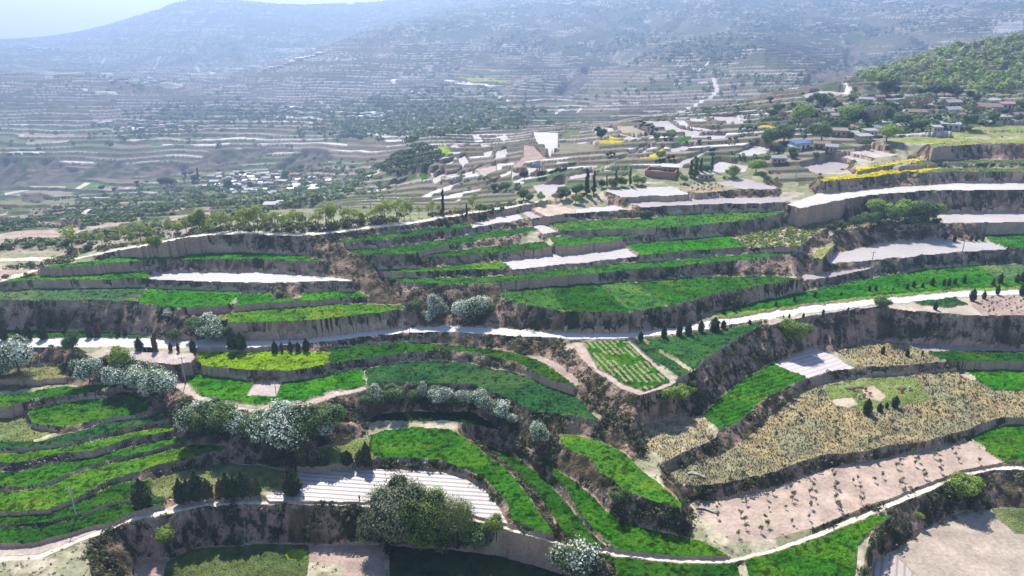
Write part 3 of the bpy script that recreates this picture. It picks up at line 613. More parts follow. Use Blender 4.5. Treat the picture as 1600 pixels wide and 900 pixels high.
# fields of the far valley: ground points inside the traced outlines
T_ = -H / Y
PY = 450 - F * (SP - T_ * CP) / (CP + T_ * SP)
PX = 800 + F * U / (CP + T_ * SP)
j56 = int(np.searchsorted(yr, 480))
for kind, col, poly in LATE:
    pp = P(poly); xs = [q_[0] for q_ in pp]
    t0, t1 = u_of(min(xs), 0.1), u_of(max(xs), .1)
    ia, ib = np.searchsorted(ui, [t0 - .03, t1 + .03])
    m = inside(PX[j56:, ia:ib], PY[j56:, ia:ib], pp)
    FIELDS.append((kind, col, 'mid', poly, 0, '')); ID[j56:, ia:ib][m] = len(FIELDS) - 1
# photo position of every ground point, used only to say which part of the district it lies in
T_ = -H / Y
PY = 450 - F * (SP - T_ * CP) / (CP + T_ * SP)
PX = 800 + F * U / (CP + T_ * SP)
seg = np.floor((X / np.maximum(1, Y / 700) + .15 * Y / np.maximum(1, Y / 700) + 900) / (30 + 60 * _hash2(tidx.astype(np.int64), tidx.astype(np.int64) * 3, 5)) + 7 * _hash2(tidx.astype(np.int64), tidx.astype(np.int64), 8)).astype(np.int64)
hh = _hash2(tidx.astype(np.int64), seg, 13); h2 = _hash2(tidx.astype(np.int64), seg, 29)
def blob(cx, cy, rx, ry): return np.exp(-(((PX - cx) / rx) ** 2 + ((PY - cy) / ry) ** 2))
pf = .07 + .26 * blob(560, 220, 230, 40) + .28 * blob(760, 190, 130, 40) + .16 * blob(1080, 130, 140, 45) + .10 * blob(200, 200, 250, 50) + .14 * blob(560, 140, 160, 30) + .1 * blob(200, 110, 200, 20)
pw = .18 + .7 * blob(1000, 40, 320, 60) + .5 * blob(1350, 60, 250, 60) + .4 * blob(330, 178, 120, 18) + .35 * blob(420, 30, 420, 40) + .4 * blob(630, 180, 130, 25)
pf = pf + .35 * blob(760, 225, 110, 40) + .2 * blob(1060, 215, 120, 30)
pf = np.where(Y > 2600, .04, pf); pf = np.where((PX > 1280) & (PY > 50) & (PY < 150), .02, pf)
grn = fbm(X / 45, Y / 45, 61, 3)
base = np.zeros_like(Cc)
pal = np.array([(.110, .125, .055), (.185, .145, .105), (.135, .115, .080), (.070, .115, .040), (.240, .200, .155)], np.float32)
base[:] = pal[np.clip((h2 * 5).astype(int), 0, 4)]
woodc = np.array((.095, .125, .058), np.float32)
wmix = np.clip((grn - .5) * 5 + (pw - .35) * 2.2, 0, 1)[..., None]
base = base * (1 - wmix) + woodc * wmix
isf = (hh < pf) & ~riser & (wmix[..., 0] < .6) & (Y > 330) & (fr < wr + .25 + .45 * h2)
rimm = rim & (h2 > np.where(Y > 1200, .25, .4)) & (Y > 400) & (wmix[..., 0] < .85)
base[isf] = np.array((.56, .53, .52)) 
# between the ridge and the village: grassy slopes
slopeg = np.clip(1 - np.abs(Y - 420) / 260, 0, 1) * np.clip((680 - PX) / 80, .12, 1)
gcol = np.stack([.17 + .10 * (grn - .5), .19 + .05 * (grn - .5), .085 + 0 * grn], -1)
sm = (np.clip(slopeg * 1.3, 0, 1) * (pf < .3))[..., None] * (~isf)[..., None]
base = base * (1 - sm * .75) + gcol * sm * .75
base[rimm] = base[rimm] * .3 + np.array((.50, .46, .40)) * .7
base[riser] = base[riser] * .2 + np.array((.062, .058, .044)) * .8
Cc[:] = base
# steep raw loess scarps
rf = np.clip((slope - .55) * 2.5, 0, 1)[..., None] * (Y > 420)[..., None]
Cc[:] = Cc * (1 - rf) + np.array((.155, .125, .105)) * rf
sc_ = np.clip(scarp * 1.3, 0, 1)[..., None] * (ID < 0)[..., None]
sn = fbm(X / 14, Y / 10, 37, 3)[..., None]
Cc[:] = Cc * (1 - sc_) + (np.array((.125, .100, .085)) * (.6 + .8 * sn) * (sn > .45) + np.array((.060, .075, .035)) * (sn <= .45)) * sc_
# foreground banks and verges
vg = fbm(X / 4.5, Y / 4.5, 51, 3); v2 = fbm(X / 1.4, Y / 1.4, 53, 2)
fg = gap & (Y < 420)
soilc = np.stack([.430 + .14 * (v2 - .5), .285 + .09 * (v2 - .5), .220 + .07 * (v2 - .5)], -1)
vegc = np.stack([.160 + .06 * (v2 - .5), .120 + .06 * (v2 - .5), .070 + .03 * (v2 - .5)], -1)
vm = np.clip((vg - .47) * 7, 0, 1)[..., None]
bk = soilc * (1 - vm) + vegc * vm
strawc = np.stack([.40 + .25 * (v2 - .5), .345 + .2 * (v2 - .5), .245 + .15 * (v2 - .5)], -1)
ver = strawc * (1 - vm * .55) + np.stack([.12 + 0 * v2, .14 + 0 * v2, .05 + 0 * v2], -1) * vm * .55
bm = np.clip(bank * 1.2, 0, 1)[..., None]
gr_ = (((PX < 300) & (PY < 412) & (Y > 225)) | ((PX < 850) & (PY < 362) & (Y > 228)) | ((PX >= 850) & (PX < 1290) & (PY < 300) & (Y > 285)))[..., None]
ver = np.where(gr_, ver * .35 + gcol * .65 * (.8 + .5 * v2[..., None]), ver)
fcol = ver * (1 - bm) + bk * bm
# dry grass lip along the top of each wall
lip = np.zeros_like(fg)
for s in (1, 2):
    lip[:-s] |= (ID[s:] >= 0) & False
up = np.zeros((NJ, NI), bool)
for s in range(1, 3): up[:-s] |= (ID[s:] >= 0) & (H[s:] > H[:-s] - .4)
lipm = (up & fg & steep & (v2 > .38))
fcol[lipm] = fcol[lipm] * .45 + strawc[lipm] * .55
Cc[fg] = fcol[fg]
edge = (ID >= 0) & (Y < 420)
Ct = Cc.copy()
hl = np.zeros((NJ, NI), bool)
hl[1:] |= (H[1:] - H[:-1] > .5 * (yr[1:] - yr[:-1])[:, None])
hl[:-1] |= (H[1:] - H[:-1] > .5 * (yr[1:] - yr[:-1])[:, None])
top_ = np.array((.38, .265, .20)) * (.8 + .4 * vg[..., None])
Ct[edge] = np.where(hl[..., None], top_, ver)[edge]
near_gap = np.zeros((NJ, NI), bool)
for dj, di in ((3, 0), (-3, 0), (0, 3), (0, -3)): near_gap |= np.roll(np.roll(ID, dj, 0), di, 1) < 0
INNER = edge & ~near_gap & ~hl
pt = (ID < 0) & (PX < 330) & (Y > 250) & (Y < 520) & (PY < 400)
pn = fbm(X / 16, Y / 22, 71, 3); pn2 = fbm(X / 5, Y / 6, 73, 2)
for msk, c_ in ((pt & (pn > .54), (.34, .26, .21)), (pt & (pn < .42), (.075, .095, .04)), (pt & (np.abs(pn - .48) < .02), (.16, .13, .09))):
    for c in range(3):
        Cc[..., c][msk] = (c_[c] * (.7 + .6 * pn2))[msk]; Ct[..., c][msk] = Cc[..., c][msk]
for fi, f in enumerate(FIELDS):
    m = ID == fi
    if not m.any(): continue
    kind, col, lev, poly, ang, label = f
    lf = _hash2(np.array([fi]), np.array([3]), 1)[0]
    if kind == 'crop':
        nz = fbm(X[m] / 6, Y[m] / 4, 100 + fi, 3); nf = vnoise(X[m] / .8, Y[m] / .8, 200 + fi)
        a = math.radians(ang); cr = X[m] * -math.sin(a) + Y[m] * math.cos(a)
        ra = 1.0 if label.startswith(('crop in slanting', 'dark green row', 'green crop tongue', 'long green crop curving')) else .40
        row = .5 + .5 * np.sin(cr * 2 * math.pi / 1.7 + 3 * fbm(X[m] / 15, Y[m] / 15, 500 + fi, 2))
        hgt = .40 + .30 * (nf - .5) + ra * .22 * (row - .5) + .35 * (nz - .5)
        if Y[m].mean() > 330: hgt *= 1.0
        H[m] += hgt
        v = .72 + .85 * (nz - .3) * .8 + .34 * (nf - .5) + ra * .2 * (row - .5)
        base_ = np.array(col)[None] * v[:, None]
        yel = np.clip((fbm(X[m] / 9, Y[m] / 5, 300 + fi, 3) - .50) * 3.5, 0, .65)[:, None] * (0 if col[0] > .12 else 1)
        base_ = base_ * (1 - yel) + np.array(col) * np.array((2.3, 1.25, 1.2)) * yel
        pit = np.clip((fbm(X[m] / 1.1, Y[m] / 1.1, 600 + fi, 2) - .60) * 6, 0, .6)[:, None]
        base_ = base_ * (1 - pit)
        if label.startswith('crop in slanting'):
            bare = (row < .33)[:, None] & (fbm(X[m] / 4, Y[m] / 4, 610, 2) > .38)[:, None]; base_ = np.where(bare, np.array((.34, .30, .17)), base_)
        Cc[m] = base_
    elif kind == 'film':
        cx, cy = X[m].mean(), Y[m].mean(); a = math.radians(ang)
        if lev == 'mid': a = math.radians((lf - .5) * 60)
        w = 1.5 if cy < 200 else 2.0
        nz = fbm(X[m] / 12, Y[m] / 12, 100 + fi, 2)
        STRIP[m] = ((X[m] - cx) * -math.sin(a) + (Y[m] - cy) * math.cos(a)) / w + 50
        GRV[m] = .75 if cy < 150 else .45 if cy < 260 else .3
        Cc[m] = np.array(col)[None] * (.94 + .25 * (nz - .5))[:, None]
    elif kind in ('soil', 'vine'):
        nz = fbm(X[m] / 3, Y[m] / 3, 100 + fi, 3)
        Cc[m] = np.array(col)[None] * (.9 + .5 * (nz - .5))[:, None]
        H[m] += (nz - .5) * .15
    elif kind in ('scrub', 'grass'):
        nz = fbm(X[m] / 2.2, Y[m] / 2.2, 100 + fi, 3)[:, None]; k2 = np.clip((fbm(X[m] / 9, Y[m] / 9, 400 + fi, 3) - .5) * 4 + .35, 0, 1)[:, None]
        Cc[m] = (np.array(col)[None] * k2 + np.array(col) * np.array((1.3, 1.12, 1.02)) * (1 - k2)) * (.75 + .9 * (nz - .35))
        H[m] += (nz[:, 0] - .4) * (.7 if kind == 'scrub' else .3)
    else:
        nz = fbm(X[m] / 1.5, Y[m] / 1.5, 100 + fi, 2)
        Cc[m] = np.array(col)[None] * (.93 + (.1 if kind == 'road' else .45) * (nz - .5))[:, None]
Ct[INNER] = Cc[INNER] * .7
# far lanes and tracks: paint the ground along them
for pl, w in MIDROADS:
    pp = [hit(px, py, H) for px, py in P(pl)]
    pp = [p for p in pp if p]
    for a_, b_ in zip(pp[:-1], pp[1:]):
        x0, y0 = a_[:2]; x1, y1 = b_[:2]
        ja, jb = np.searchsorted(yr, [min(y0, y1) - w, max(y0, y1) + w]); 
        if abs(y1 - y0) > 500: continue
        XX, YY = X[ja:jb], Y[ja:jb]; L2 = (x1 - x0) ** 2 + (y1 - y0) ** 2 + 1e-6
        tt = np.clip(((XX - x0) * (x1 - x0) + (YY - y0) * (y1 - y0)) / L2, 0, 1)
        d = np.hypot(XX - x0 - tt * (x1 - x0), YY - y0 - tt * (y1 - y0))
        Cc[ja:jb][d < w * .5] = (.62, .56, .50); Ct[ja:jb][d < w * .5] = (.62, .56, .50)

# ------------------------------------------------------------------ cut the sheet into its objects
def quads_mesh(name, sel, mats, matidx=None, film=False, smooth=True, extra=None):
    """sel: bool [NJ-1, NI-1] of quads"""
    j, i = np.nonzero(sel)
    v = np.stack([j * NI + i, j * NI + i + 1, (j + 1) * NI + i + 1, (j + 1) * NI + i], 1).astype(np.int64)
    uq, inv = np.unique(v, return_inverse=True)
    inv = inv.reshape(-1)
    me = bpy.data.meshes.new(name)
    co = np.stack([X.ravel()[uq], Y.ravel()[uq], H.ravel()[uq] + CAMZ], 1).astype(np.float32)
    cols_ = (Ct if name == 'terrain' else Cc).reshape(-1, 3)[uq]
    if extra is not None:
        n0 = len(co); ne = len(extra[0]) // 4
        co = np.vstack([co, extra[0]]).astype(np.float32); cols_ = np.vstack([cols_, extra[1]])
        inv = np.r_[inv, n0 + np.arange(4 * ne)]
        v = np.vstack([v, np.zeros((ne, 4), np.int64)])
    me.vertices.add(len(co)); me.vertices.foreach_set('co', co.ravel())
    me.loops.add(len(inv)); me.loops.foreach_set('vertex_index', inv.astype(np.int32))
    me.polygons.add(len(v)); me.polygons.foreach_set('loop_start', np.arange(0, len(inv), 4, dtype=np.int32))
    if smooth: me.polygons.foreach_set('use_smooth', np.ones(len(v), bool))
    if matidx is not None: me.polygons.foreach_set('material_index', matidx[j, i].astype(np.int32))
    for m in mats: me.materials.append(m)
    ca = me.attributes.new('Col', 'FLOAT_COLOR', 'POINT')
    ca.data.foreach_set('color', np.c_[cols_, np.ones(len(cols_))].astype(np.float32).ravel())
    if film:
        for nm, A in (('strip', STRIP), ('groove', GRV)):
            at = me.attributes.new(nm, 'FLOAT', 'POINT'); at.data.foreach_set('value', A.ravel()[uq].astype(np.float32))
    me.update(calc_edges=True)
    o = bpy.data.objects.new(name, me); COL.objects.link(o)
    return o
def tufts(sel, dens, h0, w0, colmul, seed, colset=None):
    j, i = np.nonzero(sel); R = np.random.default_rng(seed)
    k = R.random(len(j)) < dens; j, i = j[k], i[k]; n = len(j)
    if n == 0: return None
    x = X[j, i] + R.normal(size=n) * .1; y = Y[j, i] + R.normal(size=n) * .1 ; z = H[j, i] + CAMZ
    sc = np.clip(y / 150, .7, 2.0); a = R.uniform(0, 6.28, n); w = w0 * sc * R.uniform(.6, 1.4, n); h = h0 * sc * R.uniform(.5, 1.5, n)
    dx, dy_ = np.cos(a) * w, np.sin(a) * w; lx, ly = R.normal(size=n) * h * .5, R.normal(size=n) * h * .5
    v = np.stack([np.c_[x - dx, y - dy_, z - .1], np.c_[x + dx, y + dy_, z - .1], np.c_[x + dx * .7 + lx, y + dy_ * .7 + ly, z + h], np.c_[x - dx * .7 + lx, y - dy_ * .7 + ly, z + h * .9]], 1).reshape(-1, 3)
    c = (Cc[j, i] if colset is None else np.array(colset)[R.integers(0, len(colset), n)]) * R.uniform(colmul[0], colmul[1], (n, 1))
    return v, np.repeat(c, 4, 0)
QID = ID[:-1, :-1]
same = (ID[:-1, :-1] == ID[1:, 1:]) & (ID[:-1, :-1] == ID[:-1, 1:]) & (ID[:-1, :-1] == ID[1:, :-1])
NAMES = {'crop': 'crop_field', 'film': 'film_covered_field', 'soil': 'bare_field', 'grass': 'grass_patch', 'scrub': 'scrub_patch', 'track': 'dirt_path', 'road': 'road', 'vine': 'vineyard_ground'}
MATS = {'crop': M_CROP, 'film': M_FILM, 'soil': M_SOIL, 'grass': M_CROP, 'scrub': M_SOIL, 'track': M_SOIL, 'road': M_ROAD, 'vine': M_SOIL}
terr = (QID < 0) | ~same
mi = np.where(bank[:-1, :-1] > .25, 1, np.where(Y[:-1, :-1] < 420, 2, 0))
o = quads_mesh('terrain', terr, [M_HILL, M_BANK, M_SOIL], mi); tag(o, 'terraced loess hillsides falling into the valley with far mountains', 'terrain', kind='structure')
flat = same & (QID >= 0)
groups = {}
for fi, f in enumerate(FIELDS):
    if f[0] == 'road': groups.setdefault('road', []).append(fi)
    elif f[0] == 'track' and (f[2] == 'RP'): groups.setdefault('ridge', []).append(fi)
    elif fi >= NFORE: groups.setdefault(('mid', f[0], 'y' if f[1] == CANOLA else ''), []).append(fi)
    else: groups[fi] = [fi]
MIDLAB = {('film', ''): 'pale film covered terraces scattered over the far valley', ('crop', ''): 'green crop plots scattered over the far terraces', ('crop', 'y'): 'yellow canola plots scattered beyond the ridge',
          ('soil', ''): 'bare brown plots scattered beyond the ridge', ('grass', ''): 'dry grass terraces beyond the ridge on the right'}
for g, fis in groups.items():
    sel = flat & np.isin(QID, fis)
    if not sel.any(): continue
    f = FIELDS[fis[0]]; kind = f[0]
    nm = 'canola_field' if f[1] == CANOLA else NAMES[kind]
    if kind == 'crop' and 'canola' not in nm: nm = 'crop_field'
    ex = None
    if not isinstance(g, tuple) and kind in ('crop', 'scrub', 'grass'):
        ex = tufts(sel, .18 if kind == 'crop' else .26, .12 if kind != 'scrub' else .30, .13, (.55, 1.5) if kind == 'crop' else (.45, 1.25), 700 + fis[0])
    o = quads_mesh(nm, sel, [MATS[kind]], film=(kind == 'film'), extra=ex)
    if isinstance(g, tuple): tag(o, MIDLAB[(g[1], g[2])], nm.replace('_', ' '), kind='stuff')
    elif kind in ('crop', 'grass', 'scrub'): tag(o, f[5], nm.replace('_', ' '), kind='stuff')
    else: tag(o, f[5] or None, nm.replace('_', ' '), kind='structure')

# ------------------------------------------------------------------ the air: one even box of haze round everything
bm_ = bmesh.new(); bmesh.ops.create_cube(bm_, size=1.0)
for v_ in bm_.verts:
    v_.co = Vector((v_.co.x * 16000, 2600 + v_.co.y * 6600, (float(H.min()) + CAMZ - 3) if v_.co.z < 0 else float(max(H.max(), 0)) + CAMZ + 12))
me = bpy.data.meshes.new('haze'); bm_.to_mesh(me); bm_.free()
hz = bpy.data.objects.new('haze', me); COL.objects.link(hz); tag(hz, 'bluish haze filling the valley', 'haze', kind='stuff')
mh = bpy.data.materials.new('haze_air'); mh.use_nodes = True; mh.node_tree.nodes.clear()
ho = mh.node_tree.nodes.new('ShaderNodeOutputMaterial'); hv = mh.node_tree.nodes.new('ShaderNodeVolumePrincipled')
hv.inputs['Color'].default_value = (.50, .68, 1.0, 1); hv.inputs['Density'].default_value = 3.5e-4; hv.inputs['Anisotropy'].default_value = .55
mh.node_tree.links.new(hv.outputs[0], ho.inputs['Volume']); me.materials.append(mh)

# ------------------------------------------------------------------ materials for plants and built things
def leaf_mat(name, rough=.7, trans=.25):
    m, nt, bs = new_mat(name)
    p = pos(nt)
    oi = nt.nodes.new('ShaderNodeObjectInfo')
    n = noise_tex(nt, .8, 2, .5, p)
    f = mth(nt, 'MULTIPLY', rng(nt, n, .25, .75, .75, 1.3), rng(nt, oi.outputs['Random'], 0, 1, .85, 1.15))
    c = vmul(nt, attr(nt, 'Col').outputs['Color'], f)
    nt.links.new(c, bs.inputs['Base Color'])
    bs.inputs['Roughness'].default_value = rough; bs.inputs['Specular IOR Level'].default_value = .25
    if trans:
        out = [k for k in nt.nodes if k.type == 'OUTPUT_MATERIAL'][0]
        tr = nt.nodes.new('ShaderNodeBsdfTranslucent'); nt.links.new(vmul(nt, c, 1.3), tr.inputs['Color'])
        mx = nt.nodes.new('ShaderNodeMixShader'); mx.inputs[0].default_value = trans
        nt.links.new(bs.outputs[0], mx.inputs[1]); nt.links.new(tr.outputs[0], mx.inputs[2]); nt.links.new(mx.outputs[0], out.inputs[0])
    return m
M_LEAF = leaf_mat('foliage'); M_CONE = leaf_mat('conifer_foliage', .85, .08)
def plain(name, col, rough=.8, amp=.15, sc=2.0, metal=0.0):
    m, nt, bs = new_mat(name)
    n = nt.nodes.new('ShaderNodeRGB'); n.outputs[0].default_value = (*col, 1)
    nt.links.new(vmul(nt, n.outputs[0], rng(nt, noise_tex(nt, sc, 3, .6, pos(nt)), .25, .75, 1 - amp, 1 + amp)), bs.inputs['Base Color'])
    bs.inputs['Roughness'].default_value = rough; bs.inputs['Metallic'].default_value = metal
    return m
M_BARK = plain('bark', (.13, .10, .075), .95, .3, 4)
M_WALL = {'mud': plain('mud_wall', (.42, .31, .24), .95, .2, .8), 'white': plain('white_wall', (.52, .50, .47), .9, .1, 1), 'brick': plain('brick_wall', (.34, .17, .12), .95, .2, 3), 'grey': plain('grey_wall', (.42, .41, .40), .9, .15, 1)}
M_ROOF = {'grey': plain('grey_tile_roof', (.30, .29, .29), .75, .2, 2), 'brown': plain('brown_tile_roof', (.24, .17, .14), .9, .25, 2), 'pale': plain('pale_sheet_roof', (.30, .285, .27), .7, .1, 1), 'blue': plain('blue_sheet_roof', (.06, .12, .26), .5, .1, 1), 'red': plain('red_sheet_roof', (.36, .15, .13), .6, .12, 1), 'silver': plain('silver_sheet_roof', (.33, .35, .37), .55, .1, 1, .4)}
M_DARK = plain('dark_opening', (.03, .03, .035), .5)
M_POLE = plain('pole_concrete', (.42, .41, .39), .9)

# ------------------------------------------------------------------ plant meshes made of leaf sized faces
def cards(pts, nrm, size, R, aspect=1.0):
    n = len(pts)
    a = R.normal(size=(n, 3)); t1 = np.cross(nrm, a); t1 /= np.linalg.norm(t1, axis=1)[:, None] + 1e-9
    t2 = np.cross(nrm, t1)
    s = (size * R.uniform(.6, 1.35, n))[:, None]
    v = np.stack([pts - t1 * s - t2 * s * .2, pts + t2 * s * .7 * aspect - t1 * s * .1, pts + t1 * s, pts - t2 * s * .75 * aspect + t1 * s * .15], 1)
    return v.reshape(-1, 3)
def mesh_from(name, co, nq, cols, mats, tris=None, tcol=None, smooth=False):
    """quads first (co[:4*nq]) then an optional triangle shell"""
    me = bpy.data.meshes.new(name)
    allco = co if tris is None else np.vstack([co, tris[0]])
    me.vertices.add(len(allco)); me.vertices.foreach_set('co', allco.astype(np.float32).ravel())
    li = np.arange(4 * nq); ls = np.arange(0, 4 * nq, 4)
    if tris is not None:
        f = tris[1] + 4 * nq; li = np.r_[li, f.ravel()]; ls = np.r_[ls, 4 * nq + np.arange(0, f.size, 3)]
        cols = np.vstack([cols, tcol])
    me.loops.add(len(li)); me.loops.foreach_set('vertex_index', li.astype(np.int32))
    me.polygons.add(len(ls)); me.polygons.foreach_set('loop_start', ls.astype(np.int32))
    me.polygons.foreach_set('use_smooth', np.full(len(ls), smooth))
    for m in mats: me.materials.append(m)
    ca = me.attributes.new('Col', 'FLOAT_COLOR', 'POINT')
    ca.data.foreach_set('color', np.c_[cols, np.ones(len(cols))].astype(np.float32).ravel())
    me.update(calc_edges=True); me.validate()
    return me
def ico(sub):
    b = bmesh.new(); bmesh.ops.create_icosphere(b, subdivisions=sub, radius=1.0)
    v = np.array([x.co[:] for x in b.verts]); f = np.array([[q.index for q in x.verts] for x in b.faces]); b.free()
    return v, f
ICO1, ICO2 = ico(1), ico(2)
def lobes_crown(seed, lobes, n, size, cols, wts, core=(.03, .045, .015), up=.25, w2=None):
    """lobes: list of (x,y,z,rx,ry,rz)"""
    R = np.random.default_rng(seed)
    L = np.array(lobes); wv = L[:, 3] * L[:, 4] + L[:, 3] * L[:, 5]
    k = R.choice(len(L), n, p=wv / wv.sum())
    d = R.normal(size=(n, 3)); d /= np.linalg.norm(d, axis=1)[:, None]
    r = R.uniform(.35, 1.0, n) ** .45 * (1 + .18 * np.sin(d[:, 0] * 5 + seed) * np.sin(d[:, 2] * 6 + k))
    pts = L[k, :3] + d * L[k, 3:] * r[:, None]
    nr = d + np.array([0, 0, up]) + R.normal(size=(n, 3)) * .45; nr /= np.linalg.norm(nr, axis=1)[:, None]
    v = cards(pts, nr, np.full(n, size), R)
    C = np.array(cols)[R.choice(len(cols), n, p=np.array(wts) / sum(wts))] * R.uniform(.75, 1.25, (n, 1))
    if w2 is not None:
        C2 = np.array(cols)[R.choice(len(cols), n, p=np.array(w2) / sum(w2))] * R.uniform(.75, 1.25, (n, 1)); C = np.where((k % 3 == 1)[:, None], C2, C)
    cv = np.repeat(C, 4, 0)
    tv, tf, o = [], [], 0  # dark solid blobs added inside the crown to block light
    for l in L:
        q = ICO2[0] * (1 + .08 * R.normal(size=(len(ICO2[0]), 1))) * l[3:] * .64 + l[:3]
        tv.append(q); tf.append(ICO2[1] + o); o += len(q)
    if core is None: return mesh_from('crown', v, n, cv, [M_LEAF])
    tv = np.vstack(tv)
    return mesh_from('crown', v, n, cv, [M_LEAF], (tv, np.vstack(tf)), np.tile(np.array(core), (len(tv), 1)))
def limb(bm, a, b, r0, r1, seg=6):
    a, b = Vector(a), Vector(b); d = (b - a)
    if d.length < 1e-4: return
    q = d.to_track_quat('Z', 'Y'); rings = []
    for p, r in ((a, r0), (b, r1)):
        rings.append([bm.verts.new(p + q @ Vector((math.cos(2 * math.pi * k / seg) * r, math.sin(2 * math.pi * k / seg) * r, 0))) for k in range(seg)])
    for k in range(seg): bm.faces.new((rings[0][k], rings[0][(k + 1) % seg], rings[1][(k + 1) % seg], rings[1][k]))
    bm.faces.new(rings[1]); bm.faces.new(rings[0][::-1])
def trunk_mesh(seed, h, r, top, spread, nl, multi=1):
    R = random.Random(seed); bm = bmesh.new(); tips = []
    for s in range(multi):
        ox, oy = (0, 0) if multi == 1 else (R.uniform(-.4, .4), R.uniform(-.4, .4))
        p = Vector((ox, oy, -.4)); rr = r
        for k in range(4):
            q = Vector((ox * (1 + k * .5) + R.uniform(-.12, .12) * h * .2, oy * (1 + k * .5) + R.uniform(-.12, .12) * h * .2, h * (k + 1) / 4))
            limb(bm, p, q, rr, rr * .78); p = q; rr *= .78
            if k >= 1:
                for _ in range(nl):
                    a = R.uniform(0, 6.28); l = spread * R.uniform(.5, 1)
                    e = p + Vector((math.cos(a) * l, math.sin(a) * l, (top - h) * R.uniform(.3, .9) + .1 * h))
                    m = p.lerp(e, .5) + Vector((0, 0, -.1 * l))
                    limb(bm, p, m, rr * .6, rr * .4, 5); limb(bm, m, e, rr * .4, rr * .14, 5); tips.append(e)
    me = bpy.data.meshes.new('trunk'); bm.to_mesh(me); bm.free(); me.materials.append(M_BARK)
    return me, tips
PROTO = {}      # kind -> list of (height, {'part': mesh})
def rl(R, n, cx, cz, r, flat=.8):
    out = []
    for _ in range(n):
        a = R.uniform(0, 6.28); d = R.uniform(.25, .85) * r; q = R.uniform(.28, .6) * r
        out.append((math.cos(a) * d, math.sin(a) * d, cz + R.uniform(-.35, .5) * r * flat, q, q, q * .88))
    out.append((0, 0, cz, r * .72, r * .72, r * .66))
    return out
